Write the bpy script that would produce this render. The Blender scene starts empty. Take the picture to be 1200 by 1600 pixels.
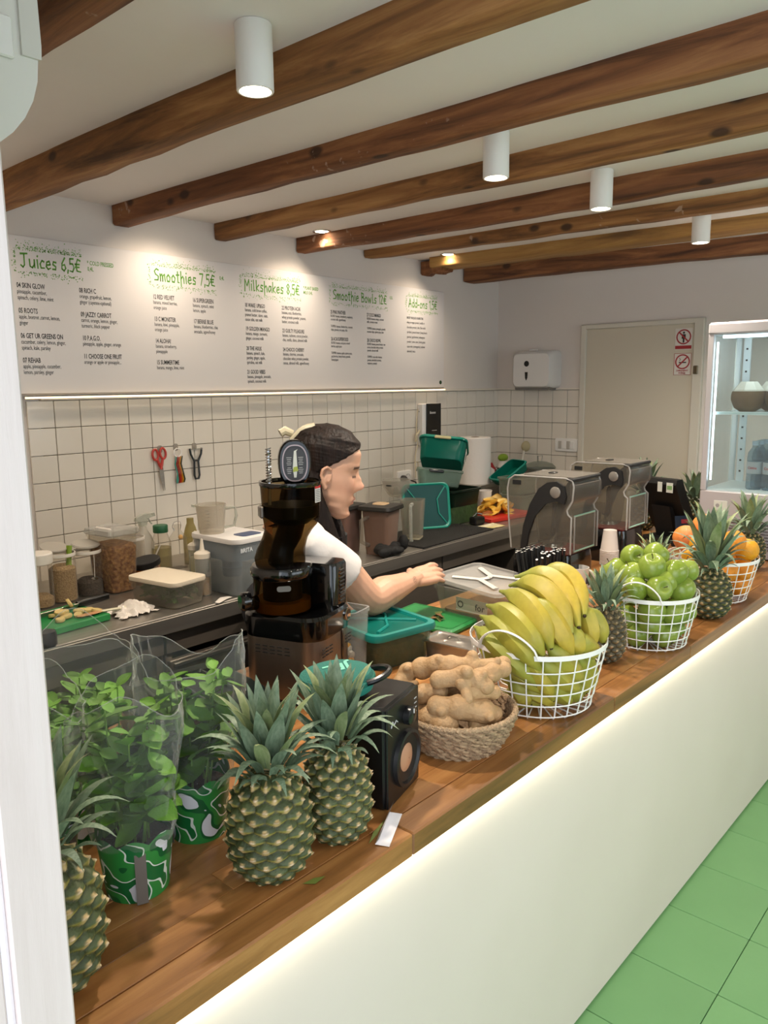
import bpy, bmesh, math, random
from mathutils import Vector as V, Matrix as M, Euler
sin, cos, pi, tau, R = math.sin, math.cos, math.pi, math.tau, math.radians
S = bpy.context.scene
COL = S.collection
rnd = random.Random(7)

# ---------------------------------------------------------------- camera
cd = bpy.data.cameras.new('camera'); cam = bpy.data.objects.new('camera', cd); COL.objects.link(cam)
cam.location = (-1.3463, -2.8120, 1.5759)
cam.rotation_euler = (R(80.628), R(.6088), R(-48.589))
cd.sensor_width = 36; cd.lens = 27.218; cd.clip_start = .02; cd.clip_end = 60
S.camera = cam
# ---------------------------------------------------------------- world, daylight, exposure
S.view_settings.view_transform = 'Standard'; S.view_settings.look = 'None'
S.view_settings.gamma = 1; S.view_settings.use_curve_mapping = False
S.view_settings.exposure = .78
w = bpy.data.worlds.new('sky'); S.world = w; w.use_nodes = True
w.node_tree.nodes['Background'].inputs[0].default_value = (.80, .90, 1, 1)
w.node_tree.nodes['Background'].inputs[1].default_value = 1.1

def area(name, loc, rot, sx, sy, power, col):
    l = bpy.data.lights.new(name, 'AREA'); l.shape = 'RECTANGLE'; l.size = sx; l.size_y = sy; l.energy = power; l.color = col
    o = bpy.data.objects.new(name, l); o.location = loc; o.rotation_euler = rot; COL.objects.link(o); return o
# daylight of the street falling in through the open shop front behind the camera
area('street_daylight', (-3.4, -3.3, 2.0), (0, R(-82), 0), 2.6, 3.0, 29, (1, .96, .94))
CZ = 2.255      # ceiling height

area('added_window_fill', (.9, -5.2, 1.7), (R(83), 0, 0), 2.8, 1.6, 18, (.97, .97, 1))  # fill light added outside the unseen side window to raise the room's ambient

# ---------------------------------------------------------------- helpers
def srgb(h):
    if isinstance(h, str):
        c = [int(h[i:i+2], 16)/255 for i in (0, 2, 4)]
    else: c = [x/255 for x in h]
    return tuple((x/12.92 if x <= .04045 else ((x+.055)/1.055)**2.4) for x in c)
MATS = {}
def newmat(name):
    m = bpy.data.materials.new(name); m.use_nodes = True; MATS[name] = m
    nt = m.node_tree; return m, nt, nt.nodes['Principled BSDF']
def mat(name, col, rough=.5, metal=0, spec=.5, nz=None, bump=None, emit=0, coat=0, sss=0, stretch=None, attr=None, vary=0):
    """plain surface; nz=(scale, second colour, amount) mottles it; bump=(scale, strength); attr = colour attribute; vary = shift per object"""
    if name in MATS: return MATS[name]
    m, nt, b = newmat(name)
    N, L = nt.nodes.new, nt.links.new
    b.inputs['Base Color'].default_value = (*srgb(col), 1)
    b.inputs['Roughness'].default_value = rough; b.inputs['Metallic'].default_value = metal
    b.inputs['Specular IOR Level'].default_value = spec; b.inputs['Coat Weight'].default_value = coat
    if sss:
        b.inputs['Subsurface Weight'].default_value = sss; b.inputs['Subsurface Radius'].default_value = (.01, .004, .002); b.inputs['Subsurface Scale'].default_value = 1
    if emit:
        b.inputs['Emission Color'].default_value = (*srgb(col), 1); b.inputs['Emission Strength'].default_value = emit
    tc = N('ShaderNodeTexCoord'); src = tc.outputs['Object']
    if stretch:
        mp = N('ShaderNodeMapping'); mp.inputs['Scale'].default_value = stretch; L(src, mp.inputs[0]); src = mp.outputs[0]
    out = None
    if attr:
        a = N('ShaderNodeVertexColor'); a.layer_name = attr; out = a.outputs[0]
    if nz:
        n = N('ShaderNodeTexNoise'); n.inputs['Scale'].default_value = nz[0]; n.inputs['Detail'].default_value = 5; L(src, n.inputs[0])
        r = N('ShaderNodeMapRange'); r.inputs[1].default_value = .35; r.inputs[2].default_value = .68; r.inputs[4].default_value = nz[2]; L(n.outputs[0], r.inputs[0])
        mx = N('ShaderNodeMix'); mx.data_type = 'RGBA'; L(r.outputs[0], mx.inputs[0])
        if out: L(out, mx.inputs[6])
        else: mx.inputs[6].default_value = (*srgb(col), 1)
        mx.inputs[7].default_value = (*srgb(nz[1]), 1); out = mx.outputs[2]
    if vary:
        oi = N('ShaderNodeObjectInfo'); h = N('ShaderNodeHueSaturation')
        r = N('ShaderNodeMapRange'); r.inputs[3].default_value = 1-vary; r.inputs[4].default_value = 1+vary; L(oi.outputs['Random'], r.inputs[0]); L(r.outputs[0], h.inputs['Value'])
        if out: L(out, h.inputs['Color'])
        else: h.inputs['Color'].default_value = (*srgb(col), 1)
        out = h.outputs[0]
    if out: L(out, b.inputs['Base Color'])
    if bump:
        n = N('ShaderNodeTexNoise'); n.inputs['Scale'].default_value = bump[0]; n.inputs['Detail'].default_value = 4; L(src, n.inputs[0])
        bp = N('ShaderNodeBump'); bp.inputs['Strength'].default_value = bump[1]; bp.inputs['Distance'].default_value = .01; L(n.outputs[0], bp.inputs['Height']); L(bp.outputs[0], b.inputs['Normal'])
    return m
def clear(name, tint='f4f6f4', op=.06, col='ffffff', rough=.06, ior=1.3, bump=None):
    """thin clear plastic or glass: see-through tint, a little body colour, and a sheen"""
    if name in MATS: return MATS[name]
    m, nt, b = newmat(name); N, L = nt.nodes.new, nt.links.new
    b.inputs['Base Color'].default_value = (*srgb(col), 1); b.inputs['Roughness'].default_value = rough
    t = N('ShaderNodeBsdfTransparent'); t.inputs[0].default_value = (*srgb(tint), 1)
    f = N('ShaderNodeLayerWeight'); f.inputs[0].default_value = .5; p = N('ShaderNodeMath'); p.operation = 'POWER'; L(f.outputs['Facing'], p.inputs[0]); p.inputs[1].default_value = 3.5
    k = N('ShaderNodeMath'); k.operation = 'MULTIPLY'; L(p.outputs[0], k.inputs[0]); k.inputs[1].default_value = min(.85, (ior-1)*1.7)
    a = N('ShaderNodeMath'); a.operation = 'ADD'; a.use_clamp = True; a.inputs[1].default_value = op+.02; L(k.outputs[0], a.inputs[0])
    mx = N('ShaderNodeMixShader'); L(a.outputs[0], mx.inputs[0]); L(t.outputs[0], mx.inputs[1]); L(b.outputs[0], mx.inputs[2])
    if bump:
        tc = N('ShaderNodeTexCoord'); n = N('ShaderNodeTexNoise'); n.inputs['Scale'].default_value = bump[0]; L(tc.outputs['Object'], n.inputs[0])
        bp = N('ShaderNodeBump'); bp.inputs['Strength'].default_value = bump[1]; bp.inputs['Distance'].default_value = .02; L(n.outputs[0], bp.inputs['Height']); L(bp.outputs[0], b.inputs['Normal']); L(bp.outputs[0], f.inputs['Normal'])
    L(mx.outputs[0], nt.nodes['Material Output'].inputs[0]); return m
def wood(name, c1, c2, c3, axis=0, scale=9, rough=.45, coat=0, knots=False, vary=0, paint=False):
    """grain drawn out along one object axis"""
    m, nt, b = newmat(name); N, L = nt.nodes.new, nt.links.new
    tc = N('ShaderNodeTexCoord'); oi = N('ShaderNodeObjectInfo'); ad = N('ShaderNodeVectorMath'); ad.operation = 'ADD'
    sc = N('ShaderNodeVectorMath'); sc.operation = 'SCALE'; sc.inputs[3].default_value = 9
    cb = N('ShaderNodeCombineXYZ'); [L(oi.outputs['Random'], cb.inputs[i]) for i in range(3)]; L(cb.outputs[0], sc.inputs[0])
    L(tc.outputs['Object'], ad.inputs[0]); L(sc.outputs[0], ad.inputs[1])
    mp = N('ShaderNodeMapping'); s = [scale*3]*3; s[axis] = scale*.22; mp.inputs['Scale'].default_value = s; L(ad.outputs[0], mp.inputs[0])
    n = N('ShaderNodeTexNoise'); n.inputs['Scale'].default_value = 1; n.inputs['Detail'].default_value = 8; n.inputs['Roughness'].default_value = .65; n.inputs['Distortion'].default_value = .6; L(mp.outputs[0], n.inputs[0])
    cr = N('ShaderNodeValToRGB'); e = cr.color_ramp.elements; e[0].position = .32; e[0].color = (*srgb(c1), 1); e[1].position = .68; e[1].color = (*srgb(c3), 1)
    q = e.new(.5); q.color = (*srgb(c2), 1); L(n.outputs[0], cr.inputs[0]); out = cr.outputs[0]
    if knots:
        vo = N('ShaderNodeTexVoronoi'); vo.inputs['Scale'].default_value = 1; mp2 = N('ShaderNodeMapping'); s2 = [9]*3; s2[axis] = 5; mp2.inputs['Scale'].default_value = s2
        L(ad.outputs[0], mp2.inputs[0]); L(mp2.outputs[0], vo.inputs[0])
        r = N('ShaderNodeMapRange'); r.inputs[1].default_value = .10; r.inputs[2].default_value = .17; r.inputs[3].default_value = .85; r.inputs[4].default_value = 0; L(vo.outputs['Distance'], r.inputs[0])
        mx = N('ShaderNodeMix'); mx.data_type = 'RGBA'; L(r.outputs[0], mx.inputs[0]); L(out, mx.inputs[6]); mx.inputs[7].default_value = (*srgb('2a1608'), 1); out = mx.outputs[2]
    if paint:      # flakes of old white limewash
        n2 = N('ShaderNodeTexNoise'); n2.inputs['Scale'].default_value = 22; n2.inputs['Detail'].default_value = 3; L(ad.outputs[0], n2.inputs[0])
        n3 = N('ShaderNodeTexNoise'); n3.inputs['Scale'].default_value = 1.7; L(ad.outputs[0], n3.inputs[0])
        mu = N('ShaderNodeMath'); mu.operation = 'MULTIPLY'; L(n2.outputs[0], mu.inputs[0]); L(n3.outputs[0], mu.inputs[1])
        r = N('ShaderNodeMapRange'); r.inputs[1].default_value = .395; r.inputs[2].default_value = .42; r.inputs[4].default_value = .55; L(mu.outputs[0], r.inputs[0])
        mx = N('ShaderNodeMix'); mx.data_type = 'RGBA'; L(r.outputs[0], mx.inputs[0]); L(out, mx.inputs[6]); mx.inputs[7].default_value = (*srgb('b9a08c'), 1); out = mx.outputs[2]
    if vary:
        h = N('ShaderNodeHueSaturation'); r = N('ShaderNodeMapRange'); r.inputs[3].default_value = 1-vary; r.inputs[4].default_value = 1+vary
        L(oi.outputs['Random'], r.inputs[0]); L(r.outputs[0], h.inputs['Value']); L(out, h.inputs['Color']); out = h.outputs[0]
    L(out, b.inputs['Base Color']); b.inputs['Roughness'].default_value = rough; b.inputs['Coat Weight'].default_value = coat; b.inputs['Coat Roughness'].default_value = .25
    bp = N('ShaderNodeBump'); bp.inputs['Strength'].default_value = .25 if not knots else .7; bp.inputs['Distance'].default_value = .004; L(n.outputs[0], bp.inputs['Height']); L(bp.outputs[0], b.inputs['Normal'])
    return m

class MB:
    """collects shapes, then links them as ONE mesh object"""
    def __init__(s): s.v = []; s.f = []; s.c = None
    def add(s, vs, fs, T=None):
        o = len(s.v); s.v += [tuple(T @ V(q)) if T else tuple(q) for q in vs]; s.f += [[i+o for i in f] for f in fs]; return s
    def box(s, c, d, T=None, rz=0, ch=0):
        hx, hy, hz = d[0]/2, d[1]/2, d[2]/2; Q = M.Translation(c) @ M.Rotation(rz, 4, 'Z')
        if T: Q = T @ Q
        if ch <= 0:
            vs = [(x, y, z) for z in (-hz, hz) for y in (-hy, hy) for x in (-hx, hx)]
            return s.add(vs, [(0,2,3,1),(4,5,7,6),(0,1,5,4),(2,6,7,3),(0,4,6,2),(1,3,7,5)], Q)
        rings = []
        for z, i in ((-hz, ch), (-hz+ch, 0), (hz-ch, 0), (hz, ch)):
            a, b = hx-i, hy-i; k = ch if not i else ch*.6
            rings.append([(a, -b+k, z), (a, b-k, z), (a-k, b, z), (-a+k, b, z), (-a, b-k, z), (-a, -b+k, z), (-a+k, -b, z), (a-k, -b, z)])
        return s.loft(rings, T=Q)
    def loft(s, rings, cap=(1, 1), T=None, closed=True, loop=False):
        n = len(rings[0]); vs = [q for r in rings for q in r]; fs = []
        m = len(rings)
        for j in range(m if loop else m-1):
            for i in range(n if closed else n-1):
                a, b = j*n+i, j*n+(i+1) % n; c, d = ((j+1) % m)*n+(i+1) % n, ((j+1) % m)*n+i; fs.append((a, b, c, d))
        if cap[0]: fs.append(tuple(range(n-1, -1, -1)))
        if cap[1]: fs.append(tuple(range((m-1)*n, m*n)))
        return s.add(vs, fs, T)
    def lathe(s, prof, n=24, T=None, cap=(1, 1)):
        return s.loft([[(r*cos(tau*i/n), r*sin(tau*i/n), z) for i in range(n)] for r, z in prof], cap, T)
    def tube(s, pts, r, n=8, T=None, closed=False, cap=True, flat=1):
        P = [V(q) for q in pts]; m = len(P); rings = []; up = None
        for i in range(m):
            t = (P[(i+1) % m]-P[i-1]) if closed else (P[min(i+1, m-1)]-P[max(i-1, 0)])
            t = t.normalized() if t.length > 1e-9 else V((0, 0, 1))
            if up is None: up = t.cross(V((0, 0, 1))); up = up if up.length > .05 else t.cross(V((1, 0, 0)))
            up = (up - t*up.dot(t)); up = up.normalized() if up.length > 1e-6 else t.orthogonal().normalized()
            q = t.cross(up); rr = r[i] if isinstance(r, (list, tuple)) else r
            rings.append([P[i]+up*(rr*cos(tau*k/n))+q*(rr*flat*sin(tau*k/n)) for k in range(n)])
        return s.loft(rings, (cap and not closed,)*2, T, loop=closed)
    def prism(s, outline, z0, z1, T=None, inset=0):
        """outline in xy, extruded in z"""
        r = [[(x, y, z0) for x, y in outline], [(x, y, z1) for x, y in outline]]
        return s.loft(r, T=T)
    def ball(s, c, r, n=12, m=8, T=None):
        r = r if isinstance(r, (tuple, list)) else (r,)*3
        pr = [(sin(pi*(j+.02)/(m-1+.04)), -cos(pi*(j+.02)/(m-1+.04))) for j in range(m)]
        return s.loft([[(c[0]+r[0]*a*cos(tau*i/n), c[1]+r[1]*a*sin(tau*i/n), c[2]+r[2]*z) for i in range(n)] for a, z in pr], T=T)
    def mesh(s, name, mt=None, ang=35):
        me = bpy.data.meshes.new(name); me.from_pydata(s.v, [], s.f)
        b = bmesh.new(); b.from_mesh(me); bmesh.ops.recalc_face_normals(b, faces=b.faces); b.to_mesh(me); b.free()
        me.polygons.foreach_set('use_smooth', [True]*len(me.polygons)); me.set_sharp_from_angle(angle=R(ang))
        for q in (mt if isinstance(mt, (list, tuple)) else [mt]):
            if q: me.materials.append(q)
        return me
    def build(s, name, mt, parent=None, ang=35, **k):
        return link(s.mesh(name, mt, ang), name, parent, **k)
def link(me, name, parent=None, loc=None, rot=None, label=None, kind=None):
    o = bpy.data.objects.new(name, me); COL.objects.link(o)
    if parent: o.parent = parent
    if loc: o.location = loc
    if rot: o.rotation_euler = rot
    if label: o['label'] = label
    if kind: o['kind'] = kind
    return o
def tag(o, label, cat, group=None):
    o['label'] = label; o['category'] = cat
    if group: o['group'] = group
    return o
def thing(name, label, cat, loc=(0, 0, 0), rz=0, group=None, rot=None):
    o = bpy.data.objects.new(name, None); COL.objects.link(o); o.empty_display_size = .05
    o.location = loc; o.rotation_euler = rot or (0, 0, rz); return tag(o, label, cat, group)
def dup(o, loc=None, rot=None, label=None, parent=None):
    c = o.copy(); COL.objects.link(c); c.parent = parent
    for ch in o.children: dup(ch, parent=c)
    if loc is not None: c.location = loc
    if rot is not None: c.rotation_euler = rot
    if label: c['label'] = label
    return c
def rr(w, d, r, z, n=5, cx=0, cy=0):
    """rounded rectangle ring"""
    r = min(r, w/2-1e-4, d/2-1e-4); out = []
    for k, (sx, sy) in enumerate(((1, 1), (-1, 1), (-1, -1), (1, -1))):
        for i in range(n):
            a = pi/2*(k+i/(n-1)); out.append((cx+sx*(w/2-r)+r*cos(a), cy+sy*(d/2-r)+r*sin(a), z))
    return out
def tub(w0, d0, w1, d1, h, r=.02, t=.002, rim=.008, T=None, mb=None):
    """open rounded tub, wider at the top, with a rolled rim"""
    b = mb or MB()
    rg = [rr(w0-.006, d0-.006, r, 0), rr(w0, d0, r, .004), rr(w1, d1, r, h-.012), rr(w1+rim, d1+rim, r, h-.010), rr(w1+rim, d1+rim, r, h), rr(w1-t*2, d1-t*2, r, h), rr(w0-t*2, d0-t*2, r, t+.002)]
    return b.loft(rg, T=T)
TXT = {}
def text(s, size, mt, parent, loc, rot, name='lettering', sx=1, bold=0, align='LEFT', space=1, label=None):
    c = bpy.data.curves.new('t', 'FONT'); c.body = s; c.size = size; c.align_x = align; c.offset = bold; c.space_character = space; c.resolution_u = 2; c.fill_mode = 'BOTH'; c.extrude = .0002
    o = bpy.data.objects.new('t', c); COL.objects.link(o)
    me = bpy.data.meshes.new_from_object(o); bpy.data.objects.remove(o); bpy.data.curves.remove(c)
    me.name = name; me.transform(M.Diagonal((sx, 1, 1, 1))); me.materials.clear(); me.materials.append(mt)
    return link(me, name, parent, loc, rot, label)
def fused(mbs, voxel, smooth=3, name='skin'):
    """one continuous surface out of overlapping shapes"""
    me = mbs.mesh(name); o = bpy.data.objects.new('t', me); COL.objects.link(o)
    r = o.modifiers.new('r', 'REMESH'); r.mode = 'VOXEL'; r.voxel_size = voxel
    if smooth: k = o.modifiers.new('s', 'SMOOTH'); k.iterations = smooth; k.factor = .5
    dg = bpy.context.evaluated_depsgraph_get(); out = bpy.data.meshes.new_from_object(o.evaluated_get(dg)); out.name = name
    bpy.data.objects.remove(o); out.materials.clear()
    out.polygons.foreach_set('use_smooth', [True]*len(out.polygons)); return out
def paint(me, fn, layer='Col'):
    a = me.color_attributes.new(layer, 'FLOAT_COLOR', 'POINT'); buf = []
    for v in me.vertices: buf += [*fn(v.co, v.normal), 1]
    a.data.foreach_set('color', buf)
def lerp(a, b, t): t = max(0, min(1, t)); return tuple(x+(y-x)*t for x, y in zip(a, b))
def curve(keys, t):
    """smooth interpolation through (t, value) keys"""
    for (a, x), (b, y) in zip(keys, keys[1:]):
        if t <= b:
            u = max(0, (t-a)/(b-a)); u = u*u*(3-2*u); return x+(y-x)*u
    return keys[-1][1]
def arc(c, r, a0, a1, n, z=0): return [(c[0]+r*cos(a0+(a1-a0)*i/n), c[1]+r*sin(a0+(a1-a0)*i/n), z) for i in range(n+1)]
# ---------------------------------------------------------------- common materials
m_wall = mat('wall_paint', 'e0d9d3', .85, nz=(1.2, 'd8d0c9', .5), bump=(60, .04))
m_ceil = mat('ceiling_paint', 'e6e1df', .9, nz=(2, 'dcd7d3', .5), bump=(25, .08))
m_tile = mat('glazed_tile', 'dfd8cd', .16, vary=.025)
m_grout = mat('grout', '7d766a', .9)
m_white = mat('white_plastic', 'e9e7e4', .35)
m_black = mat('black_plastic', '0b0b0c', .3)
m_blackm = mat('matt_black', '101011', .65)
m_steel = mat('brushed_steel', 'b0aaa2', .36, .85, nz=(40, '9a948c', .6), stretch=(.05, 1, 1))
m_steeld = mat('dark_steel_front', '857c72', .42, .7, nz=(30, '766d63', .6), stretch=(.05, 1, 1))
m_chrome = mat('chrome', 'c8c8c8', .12, 1)
m_floor = mat('green_floor_paint', '74a56d', .42, nz=(3, '6a9b64', .6), bump=(90, .03), vary=.03)
m_frame = mat('frame_paint', 'd3cdc0', .5)
m_wire = mat('white_wire', 'eeedea', .35)
m_glass = clear('clear_plastic', 'f2f4f2', .05)
m_pp = clear('frosted_plastic', 'dfe2dc', .22, 'dcdcd4', .3)

def panel(name, c, d, mt, kind='structure', parent=None):
    return MB().box(c, d).build(name, mt, parent, kind=kind)
# ---------------------------------------------------------------- room shell
XB = 2.953; XF = -1.06; YO = -4.7
fl = MB().box((.9, -2.35, -.06), (4.6, 5.4, .1)).build('floor', mat('floor_joint', '1d3a1d', .9), kind='structure')
tm = MB().box((0, 0, 0), (.2635, .2635, .012), ch=.0012).mesh('floor_tile', m_floor)
for i in range(-5, 11):
    for j in range(0, 9):
        x, y = .2885+.2655*(i+.5), -2.2705+.2655*(1-j)-.13275
        if XF+.05 < x < XB-.1 and YO < y: link(tm, 'floor_tile', fl, (x, y, -.006))
wl = panel('wall_left', ((XF+XB)/2, .07, 1.2), (XB-XF+.3, .14, 2.5), m_wall)
wb = panel('wall_back', (XB+.07, -2.3, 1.2), (.14, 4.9, 2.5), m_wall)
for k, (c, d) in enumerate((((.9, .45), (4.6, .9)), ((.9, 2.3), (4.6, .3)), ((-.95, 1.52), (.9, 1.26)), ((2.75, 1.52), (.9, 1.26)))):
    panel('wall_right' + ('.%03d' % k if k else ''), (c[0], YO-.05, c[1]), (d[0], .1, d[1]), m_wall)
wn = MB().box((.9, YO-.05, 1.52), (2.8, .006, 1.25)).build('added_window_1', clear('added_window_glass', 'f4f7f7', .02), kind='structure')  # unseen window added so that the extra fill light can enter
for x in (-.48, .43, 1.37, 2.28): MB().box((x, YO-.05, 1.52), (.05, .06, 1.25), ch=.004).build('added_window_bar', m_white, wn)
for z in (.91, 2.13): MB().box((.9, YO-.05, z), (2.8, .06, .05), ch=.004).build('added_window_rail', m_white, wn)
panel('ceiling', (.9, -2.3, CZ+.05), (4.6, 5.2, .1), m_ceil)
panel('wall_front', (XF-.06, -1.05, 1.2), (.12, 2.2, 2.5), m_wall)     # the camera looks in past its end
panel('wall_front.001', (XF-.06, -4.45, 1.2), (.12, .5, 2.5), m_wall)
# white wooden jamb at the end of the front wall
jm = wood('white_jamb', 'cfc2bd', 'd8ccc8', 'dcd2ce', 2, 6, .5)
j = MB().box((-1.088, -2.155, 1.15), (.050, .030, 2.4), ch=.002).build('trim_1', jm, kind='structure')
MB().tube([(-1.1165, -2.1605, -.04), (-1.1165, -2.1605, 2.34)], .0045, 8).build('bead', mat('jamb_bead', 'f3eff2', .35), j)
MB().box((-1.19, -2.150, 1.15), (.14, .030, 2.4), ch=.002).build('jamb_board', jm, j)
# tiles to door height on two walls, six rows and a bit down behind the steel counter
gl = MB().box((1.452, -.002, 1.215), (3.002, .006, .63)).build('trim_2', m_grout, kind='structure')
gb = MB().box((XB-.002, -.3, 1.215), (.006, .602, .63)).build('trim_3', m_grout, kind='structure')
tw = MB().box((0, 0, 0), (.0972, .008, .0972), ch=.0012).mesh('wall_tile', m_tile)
tb = MB().box((0, 0, 0), (.008, .0972, .0972), ch=.0012).mesh('wall_tile', m_tile)
th = MB().box((0, 0, 0), (.0497, .008, .0972), ch=.0012).mesh('wall_tile', m_tile)
for r in range(7):
    z = 1.53-.05-.1*r
    for i in range(-1, 29): link(tw, 'wall_tile', gl, (.05+.1*i, -.006, z))
    link(th, 'wall_tile', gl, (2.926, -.006, z))
    for k in range(6): link(tb, 'wall_tile', gb, (XB-.006, -.0585-.1*k, z))
# ledge over the tiles
MB().box((1.45, -.009, 1.5375), (3.0, .018, .012), ch=.002).build('trim_4', mat('ledge', 'e8e0d4', .5), kind='structure')
MB().box((XB-.009, -.31, 1.5375), (.018, .6, .010), ch=.002).build('trim_5', MATS['ledge'], kind='structure')
led = mat('warm_led', 'ffd9a0', emit=2.2)
# a thin warm light strip lying on the ledge under the menu board
t = thing('led_strip', 'thin warm light strip on the ledge under the menu board', 'light strip', (1.12, -.030, 1.541))
MB().box((0, 0, 0), (2.46, .004, .005)).build('diffuser', led, t)
MB().box((0, .005, 0), (2.46, .005, .007)).build('channel', m_white, t)

# door in the back wall
dr = MB().box((XB-.008, -.942, .93), (.02, .63, 1.90), ch=.003).build('door_1', mat('door_paint', 'cdc4b2', .45, bump=(8, .03)), kind='structure')
for y, wd in ((-.612, .036), (-1.281, .052)): MB().box((XB-.012, y, .95), (.034, wd, 1.91), ch=.004).build('frame_post', m_frame, dr)
MB().box((XB-.012, -.95, 1.893), (.033, .714, .028), ch=.004).build('frame_head', m_frame, dr)
MB().box((XB-.032, -1.275, 1.634), (.012, .024, .045), ch=.003).build('latch', mat('brass_latch', '6d6250', .35, .9), dr)

# ceiling beams: rough, slightly crooked old timbers
def beam(label, x0, y0, x1, y1, w_, h0, h1, seed, drop=0, mt='a', zt=CZ+.02):
    q = random.Random(seed); n = 34; rings = []
    dx, dy = x1-x0, y1-y0; L_ = math.hypot(dx, dy); nx, ny = -dy/L_, dx/L_
    for i in range(n+1):
        u = i/n; h = h0+(h1-h0)*u + .004*sin(u*9+seed); wob = .006*sin(u*5+seed*1.7)+.003*sin(u*17+seed); cx, cy = x0+dx*u+nx*wob, y0+dy*u+ny*wob
        k = w_/2*(1+.05*sin(u*7+seed)); zb = zt-.02-h+q.uniform(-.0025, .0025); e = q.uniform(.006, .014)
        prof = [(-k, zt), (k, zt), (k, zb+e), (k-e, zb), (0, zb+q.uniform(-.002, .002)), (-k+e*.7, zb), (-k, zb+e*.7), (-k+q.uniform(-.003, .003), (zb+zt)/2)]
        rings.append([(cx+nx*a, cy+ny*a, z-drop) for a, z in prof])
    o = MB().loft(rings).build('ceiling_beam', BW[mt], ang=50)
    return tag(o, label, 'beam', None)
BW = {'a': wood('old_timber', '4a2e14', '875a30', 'ad7f4b', 1, 7, .75, knots=True, paint=True),
      'b': wood('old_timber_red', '442613', '7b4c2b', '9c6b41', 1, 7, .75, knots=True, paint=True),
      'c': wood('pale_timber', '684723', '997039', 'b08a4e', 1, 4, .7)}
beam('dark timber ceiling beam over the white air conditioner, first from the shop front', -.63, -.02, -.63, -4.6, .085, .08, .085, 1, mt='b')
beam('dark knotty ceiling beam running behind the large white cylinder lamp beside the air conditioner', -.15, -.02, -.15, -4.6, .085, .085, .085, 2, mt='a')
beam('reddish brown ceiling beam ending above the Smoothies heading, third from the shop front', .330, -.006, .360, -4.6, .075, .07, .075, 3, mt='b')
beam('brown ceiling beam with a chipped plaster end above the Milkshakes heading', .790, -.006, .80, -4.6, .065, .068, .072, 4, mt='a')
beam('dark ceiling beam with white plaster crumbs on its end, above the Smoothie Bowls heading', 1.255, -.006, 1.33, -4.6, .07, .07, .072, 5, mt='b')
beam('thin brown ceiling beam beside the second recessed spotlight, sixth from the shop front', 1.73, -.006, 1.86, -4.6, .07, .04, .075, 6, mt='a')
beam('pale honey coloured beam, the flat lighter one before the back wall', 2.20, -.10, 2.42, -4.6, .17, .05, .055, 7, mt='c')
beam('dark short beam stub poking out of the menu wall over the Add-ons heading', 2.20, -.006, 2.20, -.16, .10, .045, .045, 8, drop=.03, mt='b')
beam('darkest ceiling beam lying along the top of the back wall', 2.62, -.006, 3.02, -4.6, .13, .075, .075, 9, mt='b', zt=CZ+.015)

# ceiling lamps
def bulb_disc(r, z, parent, power, spot, col, name='lens', flip=False, emit=9):
    MB().lathe([(0.001, z), (r*.8, z), (r, z+.002)], 24, cap=(1, 0)).build(name, mat('lamp_glow_%d' % int(r*1000), 'fff3d6', emit=emit), parent)
    l = bpy.data.lights.new('lamp', 'SPOT'); l.energy = power; l.spot_size = R(spot); l.spot_blend = 1; l.color = col; l.shadow_soft_size = .03
    o = bpy.data.objects.new('lamp_light', l); COL.objects.link(o); o.parent = parent; o.location = (0, 0, z-.012); return o
def can(x, y, label, pw_=32):
    t = thing('ceiling_lamp', label, 'lamp', (x, y, CZ), group='white cylinder lamps on the ceiling')
    MB().lathe([(.034, 0), (.036, -.002), (.036, -.118), (.035, -.120), (.031, -.120), (.030, -.112), (.026, -.110)], 40, cap=(1, 0)).build('cylinder_body', mat('lamp_white', 'e4e1dd', .5), t)
    bulb_disc(.028, -.1135, t, pw_, 150, (1, .87, .72))
can(-.302, -1.568, 'white cylinder ceiling lamp in front of the second beam, nearest the shop front')
can(.562, -1.55, 'white cylinder ceiling lamp hanging between the third and fourth beams')
can(1.130, -1.585, 'white cylinder ceiling lamp between the fourth and fifth beams')
can(2.01, -1.595, 'white cylinder ceiling lamp nearest the back wall, before the honey coloured beam')
for x_ in (-.3, .562, 1.13, 2.01): can(x_, -3.25, 'added unseen cylinder lamp brightening the customer side of the room', 15)  # row out of view, added to light the floor and bounce upwards
def recess(x, y, label):
    t = thing('recessed_spotlight', label, 'spotlight', (x, y, CZ), group='recessed spotlights along the menu wall')
    MB().lathe([(.030, -.0005), (.041, -.0005), (.042, -.003), (.039, -.005), (.031, -.004)], 32, cap=(0, 0)).build('trim_ring', m_chrome, t)
    bulb_disc(.031, -.0035, t, 8.5, 150, (1, .82, .62), emit=12)
recess(1.191, -.213, 'recessed ceiling spotlight beside the beam above Milkshakes')
recess(2.097, -.238, 'recessed ceiling spotlight nearest the back wall, over the Add-ons heading')
recess(.47, -.22, 'recessed ceiling spotlight hidden behind the third beam')
recess(-.42, -.22, 'recessed ceiling spotlight above the Juices heading')
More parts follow.
